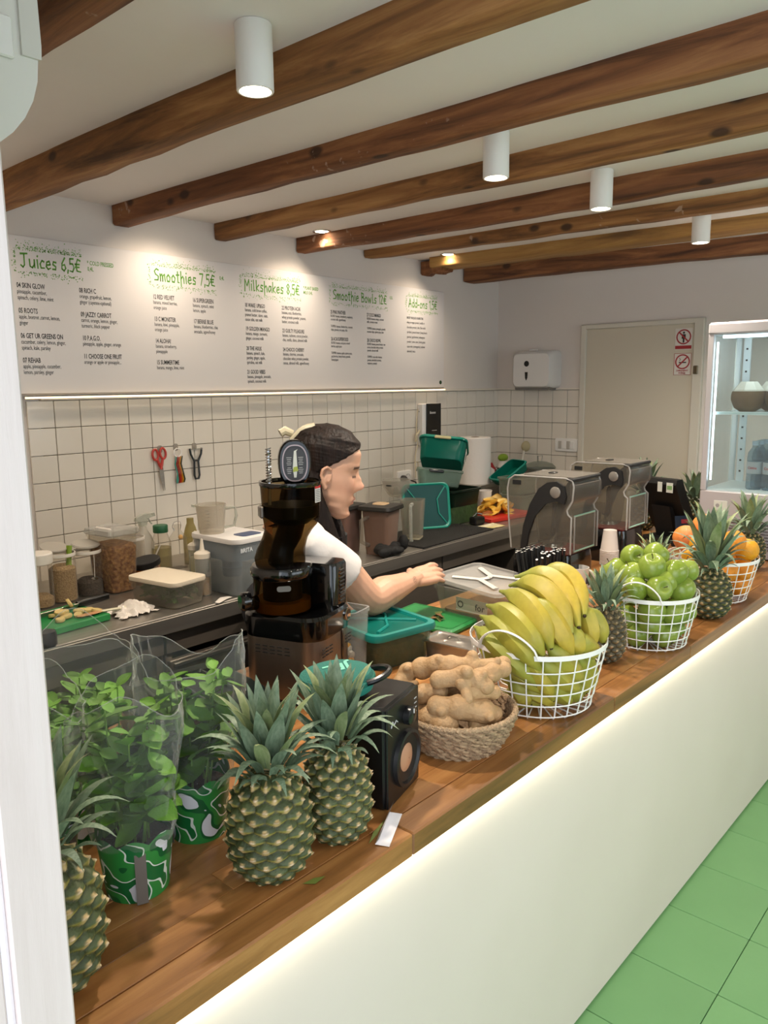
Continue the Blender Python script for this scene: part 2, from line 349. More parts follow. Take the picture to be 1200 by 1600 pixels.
# air conditioner on the front wall, its end towards the camera
t = thing('air_conditioner', 'white wall air conditioner high above the jamb, seen from its end', 'air conditioner', (XF, -1.86, 1.855))
pf = [(0, -.035)]+[(.03+.155*sin(pi/2*i/9)**1.0, -.035+.135*(1-cos(pi/2*i/9))) for i in range(10)]+[(.185, .22), (.172, .30), (.0, .30)]
MB().prism([(a, b) for a, b in pf], 0, .85, T=M(((1, 0, 0, 0), (0, 0, 1, 0), (0, 1, 0, 0), (0, 0, 0, 1)))).build('housing', mat('ac_white', 'dcdad3', .45), t)
MB().prism([(.165, .100), (.1875, .100), (.1885, .115), (.1865, .225), (.174, .303), (.155, .301), (.165, .2)], -.004, .855, T=M(((1, 0, 0, 0), (0, 0, 1, 0), (0, 1, 0, 0), (0, 0, 0, 1)))).build('front_panel', mat('ac_panel', 'd2cfc8', .4), t)
MB().box((.186, .02, .175), (.004, .008, .018)).build('indicator', mat('ac_led', 'fff6d0', emit=3), t)
MB().box((.145, -.002, .115), (.022, .006, .045), ch=.002).build('clip', m_white, t)
# ---------------------------------------------------------------- menu board
GL = {  # one-stroke letters for the brush headings, on a unit grid
 'J': [[(.05,.95),(.75,1)],[(.42,.97),(.40,.15),(.25,-.02),(.02,.12)]], 'u': [[(.05,.6),(.08,.1),(.3,0),(.5,.2),(.55,.6),(.56,.02)]], 'i': [[(.15,.62),(.18,0)],[(.18,.85),(.22,.92)]],
 'c': [[(.5,.52),(.3,.6),(.08,.35),(.15,.05),(.5,.06)]], 'e': [[(.08,.3),(.5,.36),(.42,.6),(.15,.52),(.06,.2),(.25,0),(.52,.1)]], 's': [[(.48,.56),(.2,.6),(.12,.4),(.42,.25),(.4,.04),(.05,.04)]],
 'S': [[(.6,.9),(.35,1),(.08,.8),(.2,.55),(.55,.4),(.5,.08),(.05,.06)]], 'm': [[(.05,.6),(.08,0),(.1,.45),(.3,.6),(.36,0),(.4,.45),(.62,.6),(.7,0)]], 'o': [[(.3,.6),(.08,.4),(.12,.05),(.4,.02),(.52,.35),(.3,.6)]],
 't': [[(.22,.95),(.22,.05),(.4,.02)],[(.02,.65),(.42,.68)]], 'h': [[(.1,1),(.1,-.3)],[(.1,.35),(.35,.6),(.48,.45),(.5,0)]], 'M': [[(.05,-.1),(.1,1),(.4,.4),(.7,1),(.78,0)]], 'l': [[(.12,1),(.15,0),(.3,.05)]],
 'k': [[(.1,1),(.1,0)],[(.5,.6),(.12,.28),(.52,0)]], 'a': [[(.5,.55),(.25,.6),(.06,.3),(.2,.02),(.48,.3),(.5,.6),(.55,0)]], 'B': [[(.12,1),(.12,0)],[(.05,.98),(.5,.9),(.5,.6),(.15,.52),(.6,.4),(.55,.06),(.08,0)]], 'w': [[(.02,.6),(.18,0),(.35,.5),(.5,0),(.7,.62)]],
 'A': [[(.02,0),(.35,1),(.62,0)],[(.1,.35),(.6,.4)]], 'd': [[(.48,.5),(.2,.58),(.06,.25),(.25,0),(.5,.2)],[(.5,1),(.52,0)]], '-': [[(.05,.32),(.4,.34)]], 'n': [[(.06,.6),(.1,0)],[(.1,.4),(.35,.6),(.46,.4),(.48,0)]],
 '6': [[(.45,1),(.12,.55),(.08,.15),(.3,0),(.5,.2),(.4,.48),(.1,.4)]], '5': [[(.5,1),(.12,.98),(.1,.6),(.4,.6),(.52,.3),(.35,0),(.05,.05)]], '7': [[(.05,.98),(.52,1),(.2,0)]], '8': [[(.3,.52),(.08,.78),(.3,1),(.5,.78),(.1,.25),(.28,0),(.52,.25),(.3,.52)]],
 '1': [[(.05,.8),(.22,1),(.22,0)]], '2': [[(.06,.8),(.25,1),(.48,.8),(.08,.02),(.55,.04)]], ',': [[(.12,.1),(.05,-.15)]], '\u20ac': [[(.6,.9),(.3,1),(.12,.6),(.18,.1),(.6,.05)],[(0,.6),(.5,.62)],[(0,.38),(.45,.4)]]}
def brush(s, h, wd, mt, parent, loc, tilt=.07):
    b = MB(); x = 0; k = h
    for ch in s:
        if ch == ' ': x += .38; continue
        for st in GL[ch]:
            n = len(st)
            for a in range(n-1):
                (x0, y0), (x1, y1) = st[a], st[a+1]; dx, dy = x1-x0, y1-y0; l = math.hypot(dx, dy) or 1; t0 = .078-.016*(a % 2); px, py = -dy/l*t0, dx/l*t0; ex, ey = dx/l*.04, dy/l*.04
                o = len(b.v); b.v += [((x+q)*k, p*k, .0003) for q, p in ((x0-ex+px, y0-ey+py), (x0-ex-px, y0-ey-py), (x1+ex-px*.8, y1+ey-py*.8), (x1+ex+px*.8, y1+ey+py*.8))]; b.f.append([o, o+1, o+2, o+3])
        x += max(p[0] for st in GL[ch] for p in st)+.14
    sc = wd/(x*k); b.v = [(q[0]*sc, q[1]+q[0]*sc*tilt*.0, q[2]) for q in b.v]
    return b.build('heading', mt, parent, loc=loc, rot=(pi/2, 0, 0))
mb_ = thing('menu_board', 'long white drinks menu board with green headings on the tiled wall', 'menu', (0, 0, 0))
MB().box((1.09, -.0115, 1.826), (2.52, .019, .541), ch=.001).build('board', mat('menu_white', 'dedad9', .32), mb_)
MB().box((1.09, -.011, 1.5525), (2.52, .021, .006)).build('bottom_rail', mat('rail_grey', '8f8a84', .5), mb_)
m_gr = mat('menu_green', '5c9b36', .6); m_ink = mat('menu_ink', '2b2a29', .6); m_gr2 = mat('menu_green_faint', '74a854', .6)
YB = -.0213
def line(s, x, z, size, mt, sx=.62, bold=0, name='lettering'): return text(s, size, mt, mb_, (x, YB, z), (pi/2, 0, 0), name, sx, bold)
for s, x, wd, note in (('Juices 6,5\u20ac', -.084, .225, '* COLD PRESSED\n0,4L'), ('Smoothies 7,5\u20ac', .443, .297, '0,4L'), ('Milkshakes 8,5\u20ac', .895, .33, '* PLANT BASED\nMILK 0,4L'), ('Smoothie Bowls 12\u20ac', 1.444, .405, '0,5L'), ('Add-ons 1,5\u20ac', 2.029, .258, '')):
    brush(s, .046, wd, m_gr, mb_, (x, YB, 1.993))
    if note: line(note, x+wd+.022, 2.024, .0215, m_gr, .66, .0002)
    q = random.Random(len(s)); b = MB()     # sprayed stencil edge
    for k in range(470):
        side = q.random(); u = q.random(); d = abs(q.gauss(0, .011))
        if side < .62: px, pz = x-.012+u*(wd+.015), 2.049+d
        elif side < .93: px, pz = x-.012+u*(wd+.015), 1.978-d*.8
        else: px, pz = x-.016-d*.5, 1.975+u*.08
        e = q.uniform(.001, .0028); o = len(b.v); b.v += [(px-e, YB, pz), (px, YB, pz-e), (px+e, YB, pz), (px, YB, pz+e)]; b.f.append([o, o+1, o+2, o+3])
    b.build('spray_print', m_gr2, mb_, kind='stuff')
MENU = [(-.104, [(1.922, '04 SKIN GLOW', 'pineapple, cucumber,\nspinach, celery, lime, mint'), (1.836, '05 ROOTS', 'apple, beetrot ,carrot, lemon,\nginger'), (1.750, '06 GET UR GREENS ON', 'cucumber, celery, lemon, ginger,\nspinach, kale, parsley'), (1.665, '07 REHAB', 'apple, pineapple, cucumber,\nlemon, parsley, ginger')]),
 (.124, [(1.922, '08 RICH C', 'orange, grapefruit, lemon,\nginger (cayenne-optional)'), (1.836, '09 JAZZY CARROT', 'carrot, orange, lemon, ginger,\nturmeric, black pepper'), (1.750, '10 P.A.G.O.', 'pineapple, apple, ginger, orange'), (1.683, '11 CHOOSE ONE FRUIT', 'orange or apple or pineapple...')]),
 (.433, [(1.922, '12 RED VELVET', 'banana, mixed berries,\norange juice'), (1.836, '13 C MONSTER', 'banana, kiwi, pineapple,\norange juice'), (1.750, '14 ALOHA!', 'banana, strawberry,\npineappple'), (1.665, '15 SUMMERTIME', 'banana, mango, lime, mint')]),
 (.620, [(1.922, '16 SUPERGREEN', 'banana, spinach, mint\nlemon, apple'), (1.836, '17 BERRIE BLUE', 'banana, blueberries, chia\navocado, agave/honey')]),
 (.893, [(1.921, '18 WAKE UP&GO', 'banana, cold brew coffee,\npeanut butter, dates, oats,\ncacao nibs, oat milk'), (1.819, '19 GOLDEN MANGO', 'banana, mango, turmeric,\nginger, coconut milk'), (1.733, '20 THE HULK', 'banana, spinach, kale,\nparsley, ginger, apple,\nspirulina, oat milk'), (1.629, '21 GOOD VIBES', 'banana, pineapple, avocado,\nspinach, coconut milk')]),
 (1.108, [(1.922, '22 PROTEIN ACAI', 'banana, acai, blueberries,\nwhey protein powder, peanut,\nbutter, coconut milk'), (1.819, '23 GUILTY PLEASURE', 'banana, cashews, cocoa powder,\nchia, vanilla, dates, almond milk'), (1.733, '24 CHOCO CHERRY', 'banana, cherries, avocado,\nchocolate whey protein powder,\ncocoa, almond milk, agave/honey')]),
 (1.425, [(1.923, '25 PINK PANTHER', 'BLEND: banana, strawberry, raspberry,\ncoconut milk, agave/honey\n\nTOPPER: banana, blueberries, coconut\nchips, granola, rice pops, chia'), (1.793, '26 ACAI SUPERFOOD', 'BLEND: banana, acai pure, mixed\nberries, apple juice\n\nTOPPER: banana, apple, quinoa pops,\ngoji berries, hemp hearts, granola,\nhoney/agave')]),
 (1.689, [(1.924, '27 COCO MANGO', 'BLEND: banana, mango, coconut\nmilk, coconut cream\n\nTOPPER: banana, pineapple, granola\ncoconut chips, quinoa pops, kiwi'), (1.795, '28 CHOCO BOWL', 'BLEND: banana, peanut butter, raw\ncocoa, chocolate whey protein\npowder, almond milk\n\nTOPPER: cacao nibs, banana,\ngranola, shredded coconut,\nraspberry, peanuts')]),
 (2.013, [(1.930, 'BOOST YOUR JUICE OR SMOOTHIE', '')])]
for x, items in MENU:
    for z, h, d in items:
        line(h, x, z, .0245 if x < 2 else .017, m_ink, .60 if x < 1.4 else .53, .00035, 'item_name')
        if d:
            o = line(d, x, z-(.0195 if x < 1.4 else .016), .0205 if x < 1.4 else .0165, m_ink, .60, 0, 'item_text')
for k, s in enumerate(('whey or vegan protein | vanilla or', 'chocolate protein | chia | flax seeds', 'spirulina | peanut butter | hemp hearts', 'guarana | goji berries | wheatgrass', 'powder | camu camu | barley grass', 'cacao nibs | ashwaganda | cashews', 'almonds | maca')):
    line(s, 2.013, 1.905-.026*k, .0185, m_ink, .62, 0, 'item_text')
MB().lathe([(.0115, 0), (.0115, .0006)], 20, T=M.Translation((2.318, YB, 1.583)) @ M.Rotation(pi/2, 4, 'X')).build('logo', mat('logo_green', '1f3d1c', .6), mb_)

# ---------------------------------------------------------------- steel back counter
SZ, BZ = .870, .835
x0, x1, ysf = -.95, 2.94, -.783
t = thing('steel_worktop', 'long stainless steel worktop along the tiled menu wall', 'worktop', ((x0+x1)/2, ysf/2, SZ))
L_ = x1-x0; hy = -ysf/2
MB().box((0, .005, -.016), (L_, -ysf-.03, .032), ch=.003).build('top', m_steel, t)
MB().box((0, -hy+.002, -.025), (L_, .006, .050), ch=.002).build('front_lip', m_steel, t)
def cabinet(xa, xb, label, doors, shelf=False, mt=None):
    t = thing('steel_cabinet', label, 'cabinet', ((xa+xb)/2, -.40, 0), group='steel cabinets under the worktop')
    wd = xb-xa; f = m_steeld
    for s in (-1, 1): MB().box((s*(wd/2-.012), 0, .465), (.024, .70, .71), ch=.002).build('side_panel', f, t)
    MB().box((0, .34, .465), (wd, .02, .71)).build('back_panel', f, t)
    MB().box((0, 0, .12), (wd-.05, .68, .02)).build('bottom_panel', f, t)
    for s in (-1, 1):
        for q in (-1, 1): MB().lathe([(.02, .002), (.025, .01), (.02, .11)], 12, T=M.Translation((s*(wd/2-.05), q*.3, 0))).build('foot', m_blackm, t)
    n = len(doors); 
    for i, k in enumerate(doors):
        cx = -wd/2+wd*(i+.5)/n
        if k == 'o': continue
        if k == 'd':
            d = MB().box((cx, -.357, .45), (wd/n-.008, .022, .60), ch=.003).build('door', f, t)
            MB().box((cx, -.370, .735), (wd/n-.03, .012, .012), ch=.002).build('handle', m_steel, d)
        else:
            for z, hh in ((.60, .26), (.305, .30)):
                d = MB().box((cx, -.357, z), (wd/n-.008, .022, hh-.01), ch=.003).build('drawer', f, t)
                MB().box((cx, -.370, z+hh/2-.02), (wd/n-.03, .012, .012), ch=.002).build('handle', m_steel, d)
    MB().box((0, -.352, .78), (wd, .016, .066), ch=.002).build('apron_rail', f, t)
cabinet(-.93, -.07, 'open dark steel cabinet under the chopping board end of the steel worktop', 'o')
cabinet(-.06, .64, 'steel drawer cabinet behind the black juicer', 'ww')
cabinet(.65, 1.36, 'steel door cabinet behind the person in the apron', 'd')
cabinet(1.37, 2.02, 'open steel cabinet with a dark gap below the red chopping board', 'o')
cabinet(2.03, 2.93, 'steel drawer cabinet in the corner by the back wall', 'ww')

# ---------------------------------------------------------------- the bar
bar = thing('bar_counter', 'long white bar with thick wooden worktop lit from underneath', 'bar', (0, -2.060, 0), R(-.4))
bx0, bx1, dep, th_ = -1.055, 2.66, .83, .042
m_st = wood('acacia_stave', '65401f', '9b6838', 'bd8a52', 0, 5, .36, coat=.25, vary=.24)
m_edge = wood('acacia_edge', '7a5128', 'a07037', 'b8894b', 0, 5, .5, vary=.15)
q = random.Random(3); nrow = 15; wd = dep/nrow
for r in range(nrow):
    x = bx0 - q.uniform(0, .4)
    while x < bx1:
        l = q.uniform(.45, .95); a, b = max(x, bx0), min(x+l, bx1); x += l
        if b-a < .03: continue
        MB().box(((b-a)/2, 0, -th_/2), (b-a-.0003, wd-.0003, th_), ch=.0006 if r else .003).build('stave', m_st, bar, loc=(a, wd*(r+.5), BZ+q.uniform(-.0002, .0002)))
MB().box(((bx0+bx1)/2, .437, .395), (bx1-bx0-.02, .79, .785)).build('core', m_blackm, bar)
MB().box(((bx0+bx1)/2, .032, .398), (bx1-bx0-.01, .020, .776), ch=.002).build('front_panel', mat('bar_white', 'ddd2ca', .5, nz=(2.5, 'd6cbc2', .6), bump=(5, .05)), bar)
MB().box(((bx0+bx1)/2, .0165, BZ-th_-.0035), (bx1-bx0-.04, .004, .005)).build('light_strip', mat('bar_led', 'fdf2c0', emit=1.6), bar)
ll = bpy.data.lights.new('bar_led', 'AREA'); ll.shape = 'RECTANGLE'; ll.size = bx1-bx0-.06; ll.size_y = .006; ll.energy = 1.3; ll.color = (1, .93, .68)
o = bpy.data.objects.new('bar_led_light', ll); COL.objects.link(o); o.parent = bar; o.location = ((bx0+bx1)/2, .010, BZ-th_-.007); o.rotation_euler = (R(12), 0, 0)
# ---------------------------------------------------------------- pineapples
m_pbody = mat('pineapple_rind', '5a5a28', .55, attr='Col', bump=(180, .25))
m_leaf = mat('pineapple_leaf', '647a60', .5, nz=(26, '98a78c', .6), bump=(90, .15), vary=.22, stretch=(1, 1, .25))
m_leafy = mat('pineapple_leaf_pale', '7f8f5c', .5, nz=(26, 'a3a882', .6), vary=.2, stretch=(1, 1, .25))
def hexcell(u, v, nc, nr):
    """nearest eye centre on the staggered grid: local offsets (a across, b up)"""
    best = None; r0 = round(v*nr-.5)
    for r in (r0-1, r0, r0+1):
        off = .5*(r % 2); c = round(u*nc-off); a = (u*nc-off-c); b = (v*nr-.5-r); d = max(2*abs(a), (abs(a)+abs(b))/.75)
        if best is None or d < best[0]: best = (d, a, b, c, r)
    return best
def pine_body(seed, Hh, Rr, dark):
    q = random.Random(seed); nu, nv, nc, nr = 150, 100, 11, 12; vs = []; cols = []; rnds = {}
    for j in range(nv+1):
        v = j/nv; th = pi*(.10+.80*v); prof = abs(sin(th))**.62; z = Hh*(.5-.5*cos(pi*v)*(.86+.14*abs(cos(pi*v)))) if 0 else Hh*v
        rad = Rr*(1-abs(2*v-.96)**3.6*.60)*(1.0 if v < .5 else 1-.10*(v-.5)*2)
        for i in range(nu):
            u = i/nu; d, a, b, c, r = hexcell(u, v, nc, nr); k = rnds.setdefault((c % nc, r), q.uniform(-1, 1))
            e = min(1, d)            # 0 at an eye's middle, 1 in the groove
            h = (1-e**2.4)*.0066
            star = max(0, 1-abs(a)/max(.001, .11+.20*max(0, -b+.12)))*(1 if -.62 < b < .22 else 0)
            tip = max(0, 1-math.hypot(a, (b+.10))/.17)
            h += tip*.0055
            col = lerp(dark[0], dark[1], max(0, .5+.5*k)*.7+.3*(1-e)) if b > -.12 else lerp(dark[1], dark[2], .75)
            if b <= -.05: col = lerp(col, dark[2], min(1, (-b)*2.2))
            if star > 0: col = lerp(col, dark[3], min(1, star*1.7))
            if tip > .35: col = lerp(col, (.68, .53, .36), .8)
            if e > .78: col = lerp(col, dark[4], (e-.78)*4.2)
            rad2 = rad+h*(1 if .03 < v < .97 else .4); ang = tau*u
            vs.append((rad2*cos(ang), rad2*sin(ang), z+tip*.003)); cols.append((*col, 1))
    fs = [(j*nu+i, j*nu+(i+1) % nu, (j+1)*nu+(i+1) % nu, (j+1)*nu+i) for j in range(nv) for i in range(nu)]
    fs += [tuple(range(nu-1, -1, -1)), tuple(range(nv*nu, nv*nu+nu))]
    b = MB(); b.add(vs, fs); me = b.mesh('body', m_pbody, 60); at = me.color_attributes.new('Col', 'FLOAT_COLOR', 'POINT'); at.data.foreach_set('color', [x for c in cols for x in c]); return me
C_ = lambda h: srgb(h)
GOLD = (C_('2f3a1e'), C_('56603a'), C_('93863c'), C_('c2a672'), C_('242a10'))
DARK = (C_('1f2a16'), C_('3d4426'), C_('6f6a30'), C_('a98f5e'), C_('161c0c'))
BRWN = (C_('3d3a2a'), C_('5d553d'), C_('786640'), C_('8c7450'), C_('1d190e'))
def leaf_mesh(L_, wd, bend, name='leaf', fold=.35, mt=None):
    n = 9; vs = []; 
    for i in range(n+1):
        t = i/n; ww = wd/2*(min(1, .62+.9*t) if t < .35 else (1-((t-.35)/.65)**1.7)*.935+.012); an = bend*t*t
        z = L_*t*cos(an*.55); y = L_*t*sin(an*.55)
        for s in (-1, -.5, 0, .5, 1): vs.append((s*ww, y-abs(s)*ww*fold*-1, z))
    b = MB(); fs = [(i*5+k, i*5+k+1, i*5+k+6, i*5+k+5) for i in range(n) for k in range(4)]; m_ = len(vs)
    b.add(vs, fs); me = b.mesh(name, mt or m_leaf, 60); return me
LEAVES = [leaf_mesh(1, .21, .9), leaf_mesh(1, .19, 1.4), leaf_mesh(1, .23, .3), leaf_mesh(1, .20, .6, mt=m_leafy)]
PB = {}
def pineapple(loc, label, key, Hh=.165, Rr=.064, crown=.15, rz=0, n=46, tilt=(0, 0), seed=1, spread=1, wide=1):
    pal = {'g': GOLD, 'd': DARK, 'b': BRWN}[key[0]]
    if key not in PB: PB[key] = pine_body(ord(key[-1]), 1, 1, pal) if 0 else pine_body(hash(key) % 97 if 0 else sum(map(ord, key)), Hh, Rr, pal)
    t = thing('pineapple', label, 'pineapple', loc, 0, 'pineapples on the bar', rot=(tilt[0], tilt[1], rz)); link(PB[key], 'body', t)
    q = random.Random(seed); zt = Hh-.006
    for i in range(n):
        u = i/(n-1); az = i*2.39996+q.uniform(-.15, .15); lean = (.80*(1-u)**.9+.03+q.uniform(-.06, .06))*spread
        L_ = crown*(.36+.56*min(1, u*1.5)-.12*max(0, u-.75)*2)*q.uniform(.9, 1.08); wd = L_*wide*(1.18 if u > .3 else 1.45)
        r0 = .030*(1-u)**.8+.004; z0 = zt+u*crown*.28
        me = LEAVES[(i*7) % 2 if u < .55 else (2 if i % 3 else 3)]
        o = link(me, 'leaf', t); o.matrix_local = M.Translation((r0*cos(az), r0*sin(az), z0)) @ M.Rotation(az-pi/2, 4, 'Z') @ M.Rotation(-lean, 4, 'X') @ M.Diagonal((wd, L_, L_, 1))
    return t
P1 = 'golden pineapple with a spiky grey-green crown, '
pineapple((-.985, -1.925, BZ), 'large golden pineapple half hidden by the white jamb', 'g1', .185, .066, .125, .7, seed=3, tilt=(.0, .05))
pineapple((-.650, -1.956, BZ), 'golden pineapple in front of the green mint pot, beside the dark crate', 'g2', .168, .061, .125, .2, seed=5, n=60)
pineapple((-.515, -1.966, BZ), 'golden pineapple leaning on the black loudspeaker', 'g3', .165, .053, .125, 1.4, seed=8, n=54)
pineapple((.540, -1.930, BZ), 'brownish pineapple squeezed between the banana and apple baskets', 'b4', .150, .050, .105, 2.2, seed=11)
pineapple((1.115, -2.005, BZ), 'dark green pineapple with a tall crown in front of the orange basket', 'd5', .160, .063, .19, .9, seed=15, wide=.95)
pineapple((1.18, -1.80, BZ), 'small crowned pineapple behind the apple basket, beside the oranges', 'd6', .135, .055, .10, .4, seed=18, n=34)
pineapple((1.86, -1.905, BZ), 'pineapple standing against the vents of the glass fridge', 'd7', .15, .055, .15, .3, seed=21, n=40)
pineapple((2.46, -1.47, BZ), 'dark pineapple behind the payment screen, by the door', 'd8', .17, .058, .14, .3, seed=24, n=34)
pineapple((2.42, -1.235, BZ), 'pineapple showing only its crown over the payment screen', 'd9', .19, .058, .16, 2.3, seed=27, n=34)

# ---------------------------------------------------------------- fruit in wire baskets
def wire_basket(loc, rt, rb, h, label, ha, n=26, rows=5, wr=.0017):
    t = thing('wire_basket', label, 'basket', loc, 0, 'white wire fruit baskets')
    b = MB(); c = [(rt*cos(tau*i/64), rt*sin(tau*i/64), h) for i in range(64)]
    MB().loft([[(x*k, y*k, z+dz) for k, dz in ((1, 0), (1.012, 0), (1.012, .011), (1, .011))] for x, y, z in c], (0, 0), loop=True).build('rim', m_wire, t)
    for k in range(rows):
        u = (k+.3)/rows*.92; r = rb+(rt-rb)*u
        MB().tube([(r*cos(tau*i/48), r*sin(tau*i/48), h*u) for i in range(48)], wr, 5, closed=True).build('ring_wire', m_wire, t)
    me = MB().tube([(0, 0, .0015), (rb-.006, 0, .0015), (rb, 0, .006), (rb+(rt-rb)*.5, 0, h*.5), (rt, 0, h+.003)], wr, 5).mesh('upright_wire', m_wire)
    for i in range(n): link(me, 'upright_wire', t, rot=(0, 0, tau*(i+.5)/n))
    for a in ha:
        pts = []
        for i in range(19):
            s = i/18; an = a+(s-.5)*.95; pts.append(((rt+.004)*cos(an), (rt+.004)*sin(an), h+.004+.055*sin(pi*s)**.6))
        MB().tube(pts, .0048, 8, flat=.5).build('handle', m_wire, t)
    return t
wire_basket((.195, -1.925, BZ), .157, .124, .150, 'white wire basket heaped with bananas', (pi*1.02, .02), 26)
wire_basket((.765, -1.955, BZ), .133, .104, .145, 'white wire basket full of green apples', (pi*1.05, .05), 24)
wire_basket((1.36, -1.930, BZ), .146, .112, .140, 'white wire basket of oranges behind the dark pineapple', (pi*1.0, -.05), 24)

m_ban = mat('banana_skin', 'c9b23c', .48, attr='Col', nz=(70, '8a7c2c', .25), bump=(60, .06)); m_stem = mat('banana_tip', '3a2a16', .8)
def banana(P, label, k, green=.5, r=.0185):
    A, B, C = map(V, P); n = 15; pts = []; cen = V((.19, -1.925, .95))
    for i in range(n):
        t = i/(n-1); pts.append((A*(1-t)**2*1+ (2*B-(A+C)*.5)*(2*t*(1-t)) + C*t*t))
    L_ = sum((pts[i+1]-pts[i]).length for i in range(n-1)); k_ = min(1.25, max(1, .165/L_))
    mid = pts[n//2]; pts = [mid+(p-mid)*k_ for p in pts]
    rad = [r*x for x in (.22, .34, .62, .86, .96, 1, 1.02, 1.02, 1.0, .98, .93, .84, .66, .42, .24)]
    rings = []; up = None
    for i in range(n):
        tg = (pts[min(i+1, n-1)]-pts[max(i-1, 0)]).normalized()
        if up is None: up = (A-cen); 
        up = (up-tg*up.dot(tg)).normalized(); sd = tg.cross(up)
        rings.append([pts[i]+(up*cos(tau*j/10)+sd*sin(tau*j/10))*rad[i]*(1.05 if j % 2 == 0 else .965) for j in range(10)])
    org = pts[n//2].copy(); rings = [[p-org for p in rg] for rg in rings]
    b = MB().loft(rings); me = b.mesh('skin', m_ban, 50); q = random.Random(k)
    g = srgb('858f34'); y = srgb('c2a63a'); gg = srgb('909638')
    at = me.color_attributes.new('Col', 'FLOAT_COLOR', 'POINT'); buf = []
    for i in range(len(me.vertices)):
        t = (i//10)/(n-1); c = lerp(g, lerp(y, gg, green), min(1, max(0, (t-.05)*1.9))) ; c = lerp(c, g, max(0, t-.86)*5); buf += [*c, 1]
    at.data.foreach_set('color', buf)
    t = thing('banana', label, 'banana', org, 0, 'bananas in the wire basket'); link(me, 'skin', t)
    e = pts[-1]-org; d = (pts[-1]-pts[-2]).normalized(); MB().tube([e-d*.002, e+d*.004], [.0045, .0036], 8).build('blossom_end', m_stem, t)
    s = pts[0]-org; d = (pts[0]-pts[1]).normalized(); MB().tube([s-d*.004, s+d*.012], [.0046, .0042], 8).build('stalk', mat('banana_stalk', '7f8436', .6), t)
BN = [[(0.22,-1.91,1.138),(0.251,-1.973,1.124),(0.19,-2.044,1.064)],[(0.195,-1.873,1.126),(0.215,-1.959,1.118),(0.154,-2.049,1.047)],[(0.183,-1.863,1.105),(0.158,-1.968,1.112),(0.131,-2.044,1.037)],[(0.166,-1.845,1.089),(0.103,-1.963,1.083),(0.089,-2.019,1.011)],[(0.141,-1.824,1.056),(0.077,-1.947,1.057),(0.077,-2.006,0.994)],[(0.127,-1.816,1.031),(0.061,-1.938,1.024),(0.079,-1.998,0.957)],[(0.112,-1.808,1.006),(0.057,-1.916,0.992),(0.084,-1.988,0.92)],[(0.117,-1.956,1.096),(0.113,-2.018,1.058),(0.128,-2.054,0.991)],[(0.218,-2.035,1.07),(0.215,-2.055,1.041),(0.212,-2.068,0.995)],[(0.244,-2.034,1.06),(0.262,-2.054,1.029),(0.259,-2.073,0.996)],[(0.138,-2.044,1.043),(0.149,-2.059,1.014),(0.141,-2.059,0.992)],[(0.09,-2.02,1.007),(0.122,-2.047,0.968),(0.177,-2.053,0.92)],[(0.078,-2.006,0.978),(0.115,-2.033,0.94),(0.174,-2.047,0.893)],[(0.059,-1.959,0.994),(0.078,-1.994,0.95),(0.109,-2.012,0.892)],[(0.07,-1.874,0.987),(0.063,-1.938,0.951),(0.097,-2.0,0.897)],[(0.07,-1.929,0.924),(0.079,-1.949,0.889),(0.087,-1.965,0.867)],[(0.086,-1.946,0.907),(0.11,-1.986,0.886),(0.144,-2.006,0.862)],[(0.097,-1.895,0.869),(0.104,-1.938,0.865),(0.119,-1.982,0.860)],[(0.109,-2.004,0.922),(0.147,-2.023,0.886),(0.183,-2.023,0.862)],[(0.158,-2.051,0.978),(0.207,-2.044,0.922),(0.234,-2.038,0.872)],[(0.175,-2.057,0.99),(0.237,-2.048,0.922),(0.237,-2.046,0.878)],[(0.146,-2.034,0.926),(0.183,-2.036,0.882),(0.236,-2.013,0.862)],[(0.104,-1.825,0.982),(0.086,-1.864,0.95),(0.073,-1.933,0.909)],[(0.145,-2.056,1.022),(0.181,-2.069,0.998),(0.24,-2.064,0.968)],
 [(.28,-1.85,1.04),(.30,-1.93,1.05),(.28,-2.01,1.02)],[(.24,-1.85,1.06),(.25,-1.93,1.08),(.23,-2.02,1.05)],[(.20,-1.82,.99),(.20,-1.90,1.03),(.19,-1.99,1.0)],[(.26,-1.84,.93),(.29,-1.92,.95),(.27,-2.00,.93)],[(.16,-1.83,.90),(.17,-1.91,.94),(.18,-2.0,.92)],[(.22,-1.84,.865),(.23,-1.91,.875),(.24,-1.99,.865)]]
BL = ['topmost yellow banana of the heap, curving over beside the straws', 'second banana from the top, broad and yellow', 'third banana down the top hand, with a green stalk end', 'banana fourth from the top, greenish with brown specks', 'fifth banana down, lying behind the basket handle', 'sixth banana down the heap, by the white handle', 'lowest green banana of the top hand, dipping behind the rim', 'yellow banana tucked under the top hand', 'short yellow banana poking forward over the rim', 'greenish banana leaning on the rim beside the brown pineapple', 'small banana tip under the short yellow one', 'banana pressed against the wires, upper front row', 'banana behind the front wires just under the first one', 'banana running down from the white handle inside the basket', 'banana inside the basket below the handle, towards the ginger', 'short banana end low in the basket towards the ginger', 'banana in the bottom row at the middle of the front', 'lowest banana of the basket, near the ginger', 'banana tip in the lower front towards the bar edge', 'banana upright behind the wires beside the brown pineapple', 'second upright banana behind the wires beside the brown pineapple', 'banana end at the bottom towards the brown pineapple', 'banana along the rim on the side of the storage box', 'banana end just below the rim beside the brown pineapple']
for k, P in enumerate(BN):
    lab = BL[k] if k < len(BL) else 'greenish banana lying inside the white wire basket'
    if k >= 7: P = [((x-.19)*.90+.19, (y+1.925)*.90-1.925, max(z, .868)) for x, y, z in P]
    banana(P, lab, k, (.1, .1, .15, .3, .6, .7, .9, .1, .25, .6, .3, .5)[k] if k < 12 else .35+.5*((k*37) % 10)/10, .0255 if k < 8 else .0225)

